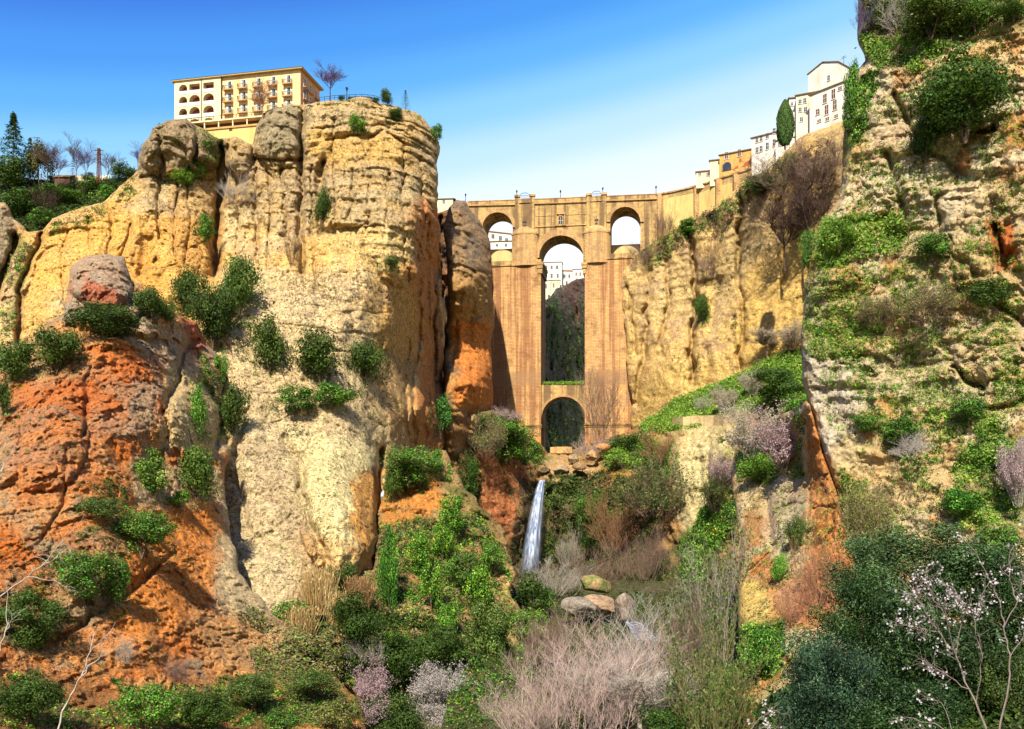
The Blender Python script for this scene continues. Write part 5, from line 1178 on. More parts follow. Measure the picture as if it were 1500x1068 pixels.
# ---- vegetated slope, bottom centre
B_(572, 830, 34, 116, 'lower', 'tall bright ivy curtain at the left end of the lush slope', 'ivy', (.55, .75, .7))
B_(612, 812, 46, 50, 'lower', 'yellow green bush next to the ivy curtain', 'ivy', (1.0, 1.05, .85))
B_(634, 856, 36, 66, 'lower', 'hanging yellow green bush in the middle of the lush slope', 'ivy', (1.0, 1.0, .85))
B_(650, 790, 36, 50, 'lower', 'bright round bush at the top of the lush slope', 'ivy', (1.1, 1.1, .85))
B_(663, 755, 40, 50, 'lower', 'bright bush under the orange outcrop on the lush slope', 'ivy', (1.0, 1.1, .85))
B_(700, 862, 50, 56, 'lower', 'yellow green bush at the right of the lush slope', 'ivy', (1.1, 1.1, .85))
B_(680, 835, 50, 50, 'lower', 'dark green bush in the lush slope between the bright ones', 'mixed', (.7, .8, .7))
B_(720, 815, 40, 44, 'lower', 'green bush high on the right edge of the lush slope', 'mixed', (.9, 1.05, .85))
B_(655, 905, 34, 44, 'lower', 'bright leafy tuft below the lush slope', 'ivy', (.9, 1, .85))
B_(450, 962, 120, 84, 'lower', 'broad olive brown bush below the dry reeds', 'scrub')
B_(428, 905, 60, 50, 'lower', 'green bush at the left of the dry reeds', 'mixed')
B_(520, 925, 84, 96, 'lower', 'dark bush under the reeds and the pale buttress', 'dark', (.8, .9, .75))
B_(590, 960, 90, 90, 'lower', 'deep green bush behind the blossoming trees', 'dark', (.85, .95, .8))
B_(645, 960, 84, 70, 'lower', 'dark green bush below the bare pinkish outcrop', 'dark', (.95, 1.0, .85))
B_(575, 1050, 90, 80, 'lower', 'dark bush at the bottom centre between the blossoming trees', 'dark')
B_(700, 1010, 70, 84, 'lower', 'green bush right of the white blossoming tree', 'mixed', (.6, .75, .6))
B_(722, 920, 72, 96, 'lower', 'rounded olive bush beside the rock above the river', 'moss', (1.2, 1.2, 1.1))
B_(775, 915, 56, 44, 'lower', 'green cap of bush on the lowest rock by the river', 'mixed', (1, 1.15, .8))
B_(795, 965, 24, 50, 'lower', 'small green bush on the right side of the lowest rock', 'ivy', (.7, .9, .8))
B_(500, 838, 54, 36, 'lower', 'green bush at the foot of the pale buttress', 'moss')
twig(646, 1008, 80, 60, 'lower', 'white blossoming tree in the dark bushes at the bottom centre', 'grey', 'shrub', 'white', name='blossom_tree', cat='tree', fwd=.5)
twig(640, 1050, 66, 56, 'lower', 'smaller white blossoming tree under the larger one', 'grey', 'shrub', 'white', name='blossom_tree', cat='tree', fwd=.5)
twig(546, 1002, 56, 64, 'lower', 'pinkish blossoming tree left of the white one', 'brown', 'shrub', 'pink', name='blossom_tree', cat='tree', fwd=.5)
twig(535, 1050, 64, 60, 'lower', 'pinkish blossoming tree at the very bottom left of the dark bushes', 'brown', 'shrub', 'pink', name='blossom_tree', cat='tree', fwd=.5)
twig(535, 945, 60, 60, 'lower', 'grey leafless shrub above the pinkish blossoming tree', 'grey', 'dense', fwd=.5)
twig(740, 1000, 60, 110, 'lower', 'thin brown leafless tree right of the green bushes', 'brown', 'shrub', name='bare_tree', cat='tree')
B_(690, 1062, 96, 64, 'lower', 'dark green bush at the bottom edge right of the smaller white blossoming tree', 'dark', (1.0, 1.1, .9))
B_(455, 1002, 84, 40, 'red', 'mossy bush on the edge of the smooth orange rock at the bottom', 'moss')
B_(500, 1046, 60, 50, 'red', 'olive bush at the right end of the orange rock at the bottom', 'scrub', (.8, .85, .7))
B_(405, 1058, 70, 34, 'red', 'green bush at the bottom edge on the orange rock', 'mixed', (.7, .85, .7))
B_(745, 985, 50, 60, 'lower', 'dark bush between the lowest rock and the white blossoming tree', 'dark', (1.1, 1.2, 1))
# ---- gorge headwall
B_(790, 872, 72, 60, 'bed', 'dark green bush at the foot of the waterfall', 'dark', (.9, 1.0, .85))
B_(802, 880, 26, 34, 'bed', 'bright leafy tuft at the foot of the waterfall', 'ivy', (.8, .95, .9), fwd=1.2)
B_(742, 640, 90, 60, 'head', 'green bush on the slope left of the lower arch', 'mixed', (.8, .95, .7))
twig(712, 640, 54, 64, 'head', 'grey brown twiggy shrub left of the lower arch', 'brown', 'dense', leaf='scrub', fwd=.4)
twig(738, 610, 40, 24, 'head', 'pink blossoming shrub at the foot of the left pier', 'pink', 'dense', 'pink', name='blossom_shrub', fwd=.4)
B_(865, 745, 46, 60, 'head', 'dark green moss bush hanging below the bridge terrace', 'moss', (.9, 1.2, .8))
B_(870, 790, 36, 40, 'head', 'dark green clump low on the headwall', 'dark', (.85, 1.0, .85))
B_(915, 648, 56, 34, 'head', 'dark green bush at the foot of the right pier', 'dark', (.9, 1.0, .8))
B_(908, 672, 50, 26, 'head', 'bright green mat of bush right of the weir', 'grass')
B_(690, 700, 30, 60, 'head', 'dark green ivy in the cleft left of the red rock', 'dark', (.85, 1.0, .8))
twig(872, 652, 56, 40, 'head', 'pinkish brown shrub at the foot of the right pier', 'pink', 'dense', fwd=.5)
twig(968, 655, 50, 50, 'head', 'reddish brown leafless shrub below the green terrace', 'rust', 'dense', fwd=.4)
twig(880, 590, 70, 120, 'head', 'thin leafless creeper climbing the right pier', 'brown', 'shrub', fwd=.3, foot=645)
twig(960, 712, 100, 90, 'head', 'brown tangle of twigs on the wall right of the falls', 'brown', 'dense', leaf='moss', fwd=.4)
twig(905, 760, 80, 90, 'head', 'reddish brown hanging twigs right of the green moss', 'rust', 'dense', fwd=.3)
twig(880, 830, 80, 60, 'head', 'grey brown twigs above the river boulders', 'brown', 'dense', fwd=.4)
twig(945, 815, 80, 90, 'head', 'large brown tangle of twigs right above the river', 'brown', 'dense', fwd=.4)
twig(835, 800, 40, 60, 'head', 'pale grey twigs right of the waterfall', 'grey', 'dense', fwd=.3)
twig(815, 845, 90, 56, 'bed', 'grey leafless shrub at the foot of the waterfall', 'grey', 'dense', fwd=.4)
twig(800, 700, 1, 1, 'head', 'x', 'grey') if False else None
twig(1050, 720, 46, 60, 'head', 'dark twiggy shrub on the right gorge wall', 'dark', 'dense', leaf='moss', fwd=.3)
# ---- river bed
twig(900, 985, 190, 150, 'bed', 'biggest pinkish grey leafless tree filling the river bed', 'pink', 'dense', name='bare_tree', cat='tree', fwd=.3)
twig(850, 1020, 180, 150, 'bed', 'reddish pink leafless tree at the bottom centre', 'pink', 'dense', name='bare_tree', cat='tree')
twig(950, 945, 130, 130, 'bed', 'silver white leafless tree in front of the stream', 'pale', 'dense', name='bare_tree', cat='tree')
twig(940, 1030, 190, 120, 'bed', 'brown leafless tree with pale boughs at the bottom of the river bed', 'grey', 'tree', name='bare_tree', cat='tree')
twig(1040, 1010, 120, 190, 'bed', 'olive brown leafless tree left of the narrow buttress', 'olive', 'dense', name='bare_tree', cat='tree', leaf='moss')
twig(1058, 890, 120, 210, 'bed', 'tall grey green leafless tree left of the narrow buttress', 'grey', 'dense', name='bare_tree', cat='tree', leaf='moss')
twig(1000, 940, 90, 150, 'bed', 'brown leafless tree between the silver one and the grey green one', 'brown', 'dense', name='bare_tree', cat='tree')
twig(800, 935, 80, 90, 'bed', 'grey brown leafless shrub left of the boulders', 'brown', 'dense')
twig(770, 1040, 120, 90, 'bed', 'pinkish leafless shrub at the bottom left of the river bed', 'pink', 'dense')
B_(985, 1060, 110, 70, 'bed', 'dark green bush at the bottom of the river bed', 'dark', (.85, 1.0, .85))
B_(1062, 1000, 46, 90, 'bed', 'dark green bush against the narrow buttress', 'mixed', (.7, .9, .7))
B_(890, 1062, 70, 40, 'bed', 'low green bush at the bottom edge under the pink trees', 'dark', (.9, 1.05, .85))
# ---- green terrace
B_(1140, 566, 84, 50, 'head', 'wide dark olive bush on the green terrace', 'dark', (1.1, 1.25, 1.2), fwd=.4)
B_(1165, 600, 44, 44, 'head', 'green bush under the dark olive one on the terrace', 'mixed', (.8, 1, .7))
twig(1060, 584, 34, 34, 'head', 'grey pink blossoming tree on the middle of the green terrace', 'grey', 'shrub', 'beige', name='blossom_tree', cat='tree', fwd=.4)
twig(1104, 562, 32, 36, 'head', 'pale blossoming tree left of the dark olive bush', 'grey', 'shrub', 'beige', name='blossom_tree', cat='tree', fwd=.4)
twig(1125, 505, 36, 40, 'back', 'small leafless tree on the upper edge of the green terrace', 'brown', 'tree', 'beige', name='bare_tree', cat='tree', fwd=.5)
twig(1160, 494, 46, 40, 'back', 'beige blossoming tree at the right end of the green terrace', 'brown', 'shrub', 'beige', name='blossom_tree', cat='tree', fwd=.5)
twig(1030, 590, 26, 24, 'head', 'small grey shrub low on the green terrace', 'grey', 'dense', fwd=.4)
twig(1148, 648, 80, 90, 'mid', 'pink blossoming tree on top of the narrow buttress', 'brown', 'shrub', 'pink', name='blossom_tree', cat='tree', fwd=.4)
twig(1105, 632, 74, 80, 'mid', 'grey leafless tree left of the pink blossoming one', 'grey', 'dense', flower='beige', name='blossom_tree', cat='tree', fwd=.4)
B_(1112, 682, 60, 40, 'mid', 'bright green bush on the top ledge of the narrow buttress', 'grass', (.7, .8, .7))
twig(1062, 690, 40, 50, 'head', 'small pink flowering shrub left of the narrow buttress', 'brown', 'dense', 'pink', name='blossom_shrub')
twig(1200, 830, 70, 110, 'mid', 'reddish leafless shrub at the foot of the orange streak', 'rust', 'dense', fwd=.4)
twig(1160, 880, 50, 60, 'mid', 'pinkish red leafless shrub on the narrow buttress', 'rust', 'dense', fwd=.4)
B_(1143, 828, 26, 40, 'mid', 'small green bush in the middle of the narrow buttress', 'grass', (.6, .8, .6))
B_(1165, 775, 30, 50, 'mid', 'olive bush on the narrow buttress beside the orange streak', 'moss')
B_(1110, 955, 56, 76, 'mid', 'bright green ivy bush low on the narrow buttress', 'ivy', (.7, .85, .8))
twig(1265, 760, 80, 110, 'right', 'grey green wispy shrub above the foreground bushes', 'olive', 'dense', leaf='scrub', fwd=.4)
# ---- cliff behind, right of the bridge
B_(1030, 445, 24, 46, 'back', 'dark shrub in the crack of the pale cliff right of the bridge', 'dark', (1.2, 1.3, 1))
B_(1012, 335, 40, 20, 'back', 'green tuft on the cliff rim under the road wall', 'ivy', (.7, .8, .8))
B_(1115, 268, 44, 24, 'back', 'green bush at the rim under the white terrace wall', 'mixed')
twig(975, 328, 40, 40, 'back', 'brown leafless shrub at the foot of the road wall', 'brown', 'dense', fwd=.4)
twig(940, 368, 40, 30, 'back', 'low brown shrub at the right foot of the bridge', 'brown', 'dense', fwd=.4)
twig(1135, 246, 90, 52, 'back', 'wide brown leafless shrub below the long white house', 'brown', 'dense', fwd=.4)
twig(1198, 236, 72, 64, 'back', 'large purple brown leafless tree below the white mansion', 'brown', 'dense', name='bare_tree', cat='tree', fwd=.4)
twig(1185, 312, 84, 156, 'back', 'tall dark leafless tree left of the big right cliff', 'dark', 'tree', name='bare_tree', cat='tree', fwd=.5, foot=388)
twig(1150, 350, 84, 96, 'back', 'spreading dark leafless tree against the yellow rock', 'dark', 'tree', name='bare_tree', cat='tree', fwd=.6, foot=395)
twig(1040, 375, 30, 70, 'back', 'brown hanging twigs in the middle of the pale cliff', 'brown', 'shrub', fwd=.3)
# ---- big cliff on the right
B_(1415, 130, 136, 122, 'right', 'largest dark green bush high on the big right cliff', 'dark', (1.15, 1.35, 1.1), fwd=.35)
B_(1365, 20, 110, 60, 'right', 'olive bush on the top edge of the big right cliff', 'moss', (1.1, 1.1, 1.1))
B_(1430, 22, 60, 40, 'right', 'green bush right of the olive one at the top of the photo', 'mixed', (.8, .9, .8))
B_(1485, 12, 50, 34, 'right', 'dark bush at the top right corner of the photo', 'dark', (1.3, 1.4, 1.1))
B_(1300, 20, 50, 40, 'right', 'grey green bush at the top left of the big right cliff', 'moss')
twig(1268, 22, 34, 46, 'right', 'bluish leafless shrub at the top left corner of the big right cliff', 'purple', 'dense', fwd=.4)
twig(1325, 15, 60, 56, 'right', 'pale leafless shrub on top of the big right cliff', 'grey', 'dense', fwd=.6)
B_(1250, 130, 26, 84, 'right', 'bright green strip of ivy on the edge beside the mansion', 'ivy', (.75, .85, .8), fwd=.2)
B_(1244, 172, 22, 40, 'right', 'green tuft at the lower end of the ivy strip', 'ivy', (.6, .7, .7), fwd=.2)
B_(1370, 360, 54, 40, 'right', 'dark green bush at the middle height of the big right cliff', 'mixed', (.7, .85, .7))
B_(1450, 428, 60, 40, 'right', 'dark bush near the right edge at the middle of the cliff', 'dark', (.95, 1.0, .85))
B_(1322, 632, 60, 46, 'right', 'dark green bush above the patch of cut masonry', 'mixed', (.6, .75, .6))
B_(1268, 620, 44, 26, 'right', 'small green bush at the left above the masonry patch', 'mixed', (.7, .9, .7))
B_(1420, 600, 50, 40, 'right', 'green bush right of the dark one above the masonry', 'mixed', (.7, .9, .7))
B_(1355, 200, 40, 60, 'right', 'dark hanging bush under the left side of the largest bush', 'dark', (.9, 1.0, .85))
B_(1230, 345, 60, 40, 'right', 'bright green grassy bush at the left edge of the big cliff', 'grass', (.8, .85, .8))
B_(1185, 365, 24, 60, 'right', 'green ivy on the left edge where the bare tree meets the cliff', 'mixed', (.7, .9, .7))
B_(1405, 735, 70, 40, 'right', 'bright green bush just above the foreground shrubs', 'ivy', (.6, .85, .8))
B_(1460, 790, 60, 50, 'right', 'green bush at the right above the foreground shrubs', 'mixed', (.8, 1, .8))
twig(1335, 652, 56, 40, 'right', 'white branched dead shrub in front of the dark green bush', 'pale', 'shrub', fwd=.8)
twig(1360, 445, 80, 60, 'right', 'brown grey tangled shrub in the middle of the big cliff', 'brown', 'dense', leaf='scrub', fwd=.3)
twig(1290, 455, 60, 40, 'right', 'brown low shrub left of the tangled one', 'brown', 'dense', leaf='scrub', fwd=.3)
twig(1492, 692, 50, 100, 'right', 'pink blossoming tree at the right edge of the photo', 'grey', 'shrub', 'pink', name='blossom_tree', cat='tree', fwd=.5)
# ---- skyline trees
twig(484, 122, 46, 50, None, 'purple leafless tree on the cliff top beside the hotel', 'purple', 'tree', name='bare_tree', cat='tree', Y=237)
B_(568, 141, 24, 20, None, 'small dark round tree on the cliff top right of the railing', 'dark', (1.3, 1.2, 1.1), Y=240)
B_(501, 144, 12, 7, None, 'tiny clipped bush beside the purple tree', 'dark', Y=237)
B_(550, 146, 12, 6, None, 'tiny clipped bush at the right end of the railing', 'dark', Y=239)
def conifer(label, px, py, w_, h_, Y, tiers=11, dens=240, col='dark', tint=None, open_=.5, name='conifer'):
    rng = np.random.default_rng(hash_(label)); r = empty(name)
    Pp = []; Nn = []
    for t in range(tiers):
        z = .16+.8*t/(tiers-1); R = .5*(1-((z-.16)/.84))**.8*rng.uniform(.8, 1.15)+.02
        nb = max(4, int(9*(1-z)+4))
        for b in range(nb):
            a = 2*math.pi*b/nb+rng.uniform(-.4, .4); k = int(dens/nb)
            f = rng.uniform(.1, 1, k); rr = R*f*rng.uniform(.8, 1.1)
            Pp.append(np.stack([rr*math.cos(a)+.02*rng.normal(size=k), rr*math.sin(a)+.02*rng.normal(size=k), z-open_*.12*f+.012*rng.normal(size=k)], 1))
    Pp = np.concatenate(Pp); V, Q = leaf_arrays(Pp, np.tile([0, 0, 1.0], (len(Pp), 1)), .05, .02, rng)
    mk('crown', V, Q, FOLD, colvar(PAL[col], len(Pp), rng, 4), r)
    V, Q = seg_arrays([(0, 0, -.03)], [(0, 0, .98)], [.02], [.004]); mk('trunk', V, Q, BARK, None, r)
    return place(r, None, px, py, w_, h_, label, 'tree', name, Y=Y, tint=tint)
conifer('dark fir with layered branches, tallest tree on the far left hill', 20, 215, 56, 106, 280, 13, 420, name='fir_tree')
conifer('small dark fir between the bare trees on the far left hill', 107, 247, 20, 34, 280, 8, 120, name='fir_tree')
conifer('small blue green fir on the right end of the cliff top', 594, 147, 18, 32, 240, 9, 160, tint=(1.2, 1.4, 1.6), name='fir_tree')
rng = np.random.default_rng(77); r = empty('cypress'); n = 9000
z = rng.uniform(0, 1, n); R = .5*np.sin(np.pi*np.clip(z*.93+.07, 0, 1))**.55*(1-.25*z); a = rng.uniform(0, 6.28, n); R = R*(.8+.2*rng.uniform(size=n)+.1*np.sin(a*5+z*9))
Pp = np.stack([R*np.cos(a), R*np.sin(a), .08+.92*z], 1)
V, Q = leaf_arrays(Pp, unit(Pp*np.array([1, 1, 0])), .07, .03, rng, up=.5); mk('crown', V, Q, FOLD, colvar(['#3d5f22', '#2e4c1c', '#4f7228', '#5f7c30'], n, rng, 4), r)
V, Q = seg_arrays([(0, 0, -.03)], [(0, 0, .5)], [.05], [.03]); mk('trunk', V, Q, BARK, None, r)
place(r, None, 1150, 182, 28, 70, 'dense pointed cypress between the white houses', 'tree', 'cypress', Y=240)
B_(58, 235, 40, 60, None, 'dark broad crowned tree right of the tall fir', 'scrub', (.5, .5, .45), Y=284)
B_(10, 245, 60, 50, None, 'dark bushy tree below the tall fir on the far left', 'dark', Y=278)
B_(182, 252, 44, 26, None, 'low dark bush where the hill meets the hotel cliff', 'moss', (.8, .9, .8), Y=272)
for i, (px, py, w_, h_, lb) in enumerate(((70, 238, 40, 60, 'leafless tree right beside the broad crowned tree'), (86, 240, 30, 50, 'slim leafless tree with pale twigs, second from the fir'), (112, 228, 30, 66, 'tallest leafless tree above the small fir'),
        (126, 232, 28, 58, 'slim leafless tree left of the rusty pole'), (158, 240, 34, 44, 'short leafless tree right of the rusty pole'), (202, 222, 22, 40, 'bluish leafless tree just left of the rock dome'))):
    twig(px, py, w_, h_, None, lb+' on the far left hill', 'purple' if i % 2 else 'dark', 'poplar', name='bare_tree', cat='tree', Y=276, foot=266 if i < 5 else 248, group='leafless trees on the far left hill')
for i, (px, py, w_, h_, lb) in enumerate(((130, 268, 40, 24, 'round green bush below the rusty pole'), (90, 282, 60, 26, 'wide green bush below the brown cottage roof'), (30, 290, 70, 40, 'dark green bush under the fir on the hill'), (165, 285, 44, 22, 'pale green bush on the hill rim above the yellow cliff'), (60, 318, 50, 26, 'green bush above the left end of the yellow cliff'))):
    B_(px, py, w_, h_, 'hill', lb, ['mixed', 'dark', 'dark', 'ivy', 'mixed'][i], [(.8, .9, .7), (1.2, 1.4, 1), (1, 1.1, 1), (.75, .85, .8), (.7, .9, .7)][i])

twig(62, 292, 40, 40, 'hill', 'dark leafless shrub on the slope under the broad crowned tree', 'dark', 'dense')
conifer('shorter dark fir immediately right of the tallest fir on the far left hill', 44, 232, 36, 64, 284, 10, 260, name='fir_tree')
# ---- reeds
def reeds(label, px, py, w_, h_, mn, cols=('#d8b878', '#c9a468', '#e3c98e', '#b08c58')):
    rng = np.random.default_rng(hash_(label)); n = 900; a = rng.uniform(0, 6.28, n); rr = .4*np.sqrt(rng.uniform(size=n))
    base = np.stack([rr*np.cos(a), rr*np.sin(a), np.zeros(n)], 1); tip = base+np.stack([.14*rng.normal(size=n), .14*rng.normal(size=n), rng.uniform(.5, 1, n)], 1)
    s = np.stack([rng.normal(size=n), rng.normal(size=n), 0*a], 1); s = unit(s)*.009
    V = np.stack([base-s, base+s, tip+s*.3, tip-s*.3], 1).reshape(-1, 3)
    m2 = n//2; Pp = tip[:m2]+.02*rng.normal(size=(m2, 3)); V2, Q = leaf_arrays(Pp, unit(rng.normal(size=Pp.shape)), .09, .03, rng, up=.7); V = np.concatenate([V, V2])
    r = empty('reeds'); mk('stems', V, np.arange(len(V)).reshape(-1, 4), PET, colvar(cols, n+m2, rng, 4), r)
    return place(r, mn, px, py, w_, h_, label, 'reeds', 'reeds', fwd=.4)
reeds('tall dry golden reeds below the left side of the pale buttress', 468, 866, 50, 66, 'lower')
reeds('dry golden reeds hanging in the middle below the buttress', 497, 905, 34, 70, 'lower')
reeds('brownish dry reeds at the right foot of the pale buttress', 528, 868, 40, 44, 'lower', ('#b0885a', '#9a744c', '#c49c68'))
reeds('pale dry reeds among green bushes left of the golden ones', 440, 915, 50, 50, 'lower')

# ---- ground cover (nobody could count it)
COV = {}
def cover(mn, poly, n, pal, rpx, thr=-1.0, seed=1, k=9, sc=9.0, obj='ground_cover', lab=None, up=None, asp=.55):
    rng = np.random.default_rng(seed*97+n); pp = np.array(poly, float); lo, hi = pp.min(0), pp.max(0)
    px = rng.uniform(lo[0], hi[0], n*2); py = rng.uniform(lo[1], hi[1], n*2)
    px2 = px+8*vnoise(px/25, py/25, px*0+seed); py2 = py+8*vnoise(px/25, py/25, px*0+seed+9)
    ok = poly_sdf(px2, py2, pp) < 0; px, py = px[ok], py[ok]
    v, nn, d = surf(mn, px, py); ok = d < -1.5
    ns = fbm(v[:, 0]/sc, v[:, 1]/sc, v[:, 2]/sc, 4, seed); ok &= ns > thr
    v, nn = v[ok], nn[ok]; m_ = len(v); 
    if not m_: return
    kk = v[:, 1]/F; r = rpx*kk*rng.uniform(.6, 1.5, m_)
    c = v+nn*(r*.25)[:, None]
    Pp = np.repeat(c, k, 0)+rng.normal(size=(m_*k, 3))*np.repeat(r*.5, k)[:, None]
    R = np.repeat(r, k)
    V, Q = leaf_arrays(Pp, unit(np.repeat(nn, k, 0)+.6*rng.normal(size=(m_*k, 3))), R*.75, R*asp*.8, rng, up)
    cl = colvar(PAL[pal], m_, rng, k, .25)*rng.uniform(.75, 1.25, (m_*k, 1))
    e = COV.setdefault((obj, mn), [[], [], 0, lab]); e[0].append(V); e[1].append(np.repeat(cl, 4, 0))
    if lab: e[3] = lab
RC = 'scrub, grass and small weeds growing all over the big right cliff'
full = [(1262, -40), (1500, -40), (1500, 760), (1300, 760), (1180, 560), (1178, 420), (1200, 330), (1240, 200)]
cover('right', full, 2400, 'scrub', 3.0, .15, 3, lab=RC, sc=5); cover('right', full, 5200, 'grass', 2.8, .1, 5, sc=4); cover('right', full, 1200, 'mixed', 4.2, .35, 6, sc=8)
cover('right', [(1180, 330), (1300, 315), (1500, 380), (1500, 620), (1320, 600), (1200, 560), (1176, 440)], 2200, 'scrub', 3.2, .08, 8, sc=5)
cover('right', [(1180, 330), (1300, 315), (1500, 380), (1500, 620), (1320, 600), (1200, 560), (1176, 440)], 3400, 'grass', 3.0, .0, 9, sc=4)
cover('right', [(1176, 440), (1290, 400), (1330, 560), (1240, 560), (1180, 520)], 1200, 'grass', 3.4, .1, 10, sc=5)
cover('right', [(1250, 580), (1500, 560), (1500, 770), (1330, 700), (1290, 640)], 2400, 'ivy', 3.4, .1, 11, sc=4)
cover('right', [(1390, 620), (1500, 590), (1500, 780), (1400, 770)], 1500, 'grass', 3.8, -.05, 12, sc=6)
cover('right', [(1230, 690), (1290, 720), (1330, 800), (1240, 860)], 1500, 'scrub', 4.4, -.4, 13); cover('right', [(1230, 690), (1290, 720), (1330, 800), (1240, 860)], 700, 'grass', 4, 0, 14)
cover('right', [(1262, -40), (1440, -40), (1430, 50), (1340, 90), (1280, 110)], 1500, 'moss', 4.0, -.4, 15); cover('right', [(1262, 60), (1400, 40), (1380, 90), (1290, 110)], 900, 'grass', 4, -.2, 16)
cover('right', [(1240, 100), (1290, 100), (1275, 180), (1240, 250), (1236, 180)], 900, 'ivy', 3.6, -.3, 17)
cover('right', [(1190, 320), (1330, 310), (1320, 370), (1190, 400)], 1300, 'grass', 4, -.2, 18)
cover('right', full, 900, 'brown', 2.8, .2, 19, sc=6); cover('right', full, 900, 'dry', 2.8, .2, 20, sc=5)
HL = 'short bright grass covering the terrace and ledges of the gorge'
ter = [(938, 622), (1000, 582), (1130, 522), (1240, 500), (1240, 600), (1090, 600), (1000, 628), (945, 634)]
cover('head', ter, 8500, 'grass', 3.2, -2, 21, k=7, lab=HL, up=.4); cover('head', ter, 4000, 'grass', 2.4, -1, 22, k=7, up=.4)
cover('head', [(700, 604), (745, 620), (803, 664), (790, 690), (740, 660), (700, 640)], 1600, 'mixed', 3.2, -.3, 23)
cover('head', [(985, 890), (1000, 800), (1050, 730), (1082, 740), (1040, 840), (1000, 900)], 2200, 'ivy', 3.4, -.6, 24)
cover('head', [(885, 650), (955, 635), (950, 690), (890, 695)], 800, 'mixed', 3.4, -.5, 25); cover('head', [(950, 640), (985, 650), (980, 740), (955, 760)], 700, 'ivy', 3.0, -.3, 26)
cover('head', [(800, 700), (960, 690), (985, 860), (800, 860)], 1800, 'brown', 3.2, 0, 27, up=.3); cover('head', [(800, 700), (960, 690), (985, 860), (800, 860)], 3600, 'moss', 3.2, -.2, 28); cover('head', [(800, 700), (960, 690), (985, 860), (800, 860)], 2200, 'dark', 3.4, .1, 33, sc=5)
cover('head', [(1060, 640), (1085, 640), (1085, 800), (1020, 800)], 800, 'moss', 3.4, -.2, 29); cover('head', [(640, 640), (700, 660), (700, 790), (650, 740)], 600, 'moss', 3.2, .1, 30)
cover('head', [(700, 650), (800, 670), (760, 820), (700, 800)], 400, 'moss', 2.8, .3, 31)
LL_ = 'ivy, weeds and dry grass matted over the lower slope'
lw = [(345, 930), (425, 860), (545, 835), (556, 780), (640, 760), (700, 745), (750, 850), (810, 950), (750, 1000), (740, 1110), (340, 1110)]
cover('lower', lw, 5200, 'mixed', 4.4, -.1, 41, lab=LL_); cover('lower', lw, 3000, 'scrub', 4.2, .1, 42); cover('lower', [(552, 770), (640, 750), (700, 748), (752, 840), (720, 900), (600, 900), (556, 900)], 1400, 'ivy', 3.4, .2, 43, sc=4); cover('lower', [(552, 770), (640, 750), (700, 748), (752, 840), (720, 900), (600, 900), (556, 900)], 1500, 'mixed', 3.4, .05, 49, sc=5)
cover('lower', [(520, 900), (740, 920), (740, 1110), (540, 1110)], 4200, 'dark', 5.0, -.4, 44); cover('lower', [(340, 930), (500, 880), (520, 1000), (400, 1040)], 1600, 'moss', 4.2, -.2, 45)
cover('lower', [(560, 660), (660, 660), (660, 710), (560, 720)], 700, 'mixed', 3.6, -.3, 46); cover('lower', [(730, 895), (805, 930), (800, 960), (735, 940)], 600, 'ivy', 3.6, -.5, 47)
cover('lower', [(340, 930), (430, 860), (430, 900), (380, 950)], 500, 'grass', 3.6, -.4, 48)
RL = 'small weeds and dry tufts scattered on the red and orange slope'
rd = [(0, 500), (300, 480), (340, 640), (340, 820), (420, 940), (520, 1060), (0, 1060)]
cover('red', rd, 1600, 'moss', 3.2, .38, 51, lab=RL); cover('red', rd, 1000, 'dry', 3.0, .3, 52)
cover('red', [(0, 985), (120, 990), (230, 1010), (420, 980), (520, 1060), (0, 1068)], 2600, 'mixed', 4.6, -.1, 53); cover('red', [(60, 790), (190, 820), (190, 890), (60, 930), (0, 930)], 700, 'mixed', 4, .0, 54)
cover('red', [(320, 700), (380, 760), (440, 930), (330, 920)], 900, 'dry', 2.6, .1, 55, k=5); cover('red', [(90, 720), (190, 700), (190, 760), (120, 800)], 500, 'moss', 3.6, .0, 56); cover('red', [(290, 520), (340, 560), (340, 650), (290, 640)], 500, 'mixed', 3.2, 0, 57)
cover('red', [(350, 880), (440, 880), (500, 990), (380, 1000)], 1300, 'scrub', 4.2, -.1, 58)
cover('red', [(370, 950), (540, 980), (570, 1068), (370, 1068)], 1500, 'scrub', 3.8, -.1, 59, sc=5); cover('red', [(370, 950), (540, 980), (570, 1068), (370, 1068)], 900, 'moss', 3.8, -.1, 60, sc=5); cover('lower', [(560, 930), (760, 960), (760, 1110), (560, 1110)], 2400, 'mixed', 4.6, -.5, 58)
ML = 'sparse weeds and dry tufts scattered over the pale scree of the great cliff'
sc_ = [(330, 400), (540, 420), (600, 560), (556, 700), (440, 860), (340, 880)]
cover('main', sc_, 5200, 'brown', 1.5, -.45, 61, k=4, lab=ML, sc=4); cover('main', sc_, 4200, 'scrub', 1.5, -.3, 62, k=4, sc=3); cover('main', sc_, 500, 'grass', 2.2, .3, 63, sc=6)
cover('main', [(400, 390), (560, 400), (560, 440), (420, 450)], 500, 'dry', 2.2, -.2, 64, k=5); cover('main', [(400, 560), (540, 560), (560, 640), (420, 640)], 500, 'moss', 2.4, .0, 65)
cover('main', [(200, 150), (650, 130), (650, 175), (500, 165), (300, 200), (200, 240)], 700, 'moss', 2.6, .0, 66); cover('main', [(200, 170), (640, 150), (640, 330), (200, 330)], 900, 'moss', 2.0, .35, 67)
cover('main', [(20, 340), (65, 340), (40, 420), (25, 500), (0, 500)], 500, 'mixed', 2.8, -.2, 68); cover('main', [(60, 300), (170, 275), (200, 250), (200, 275), (160, 315), (70, 345)], 700, 'mixed', 2.6, -.4, 69)
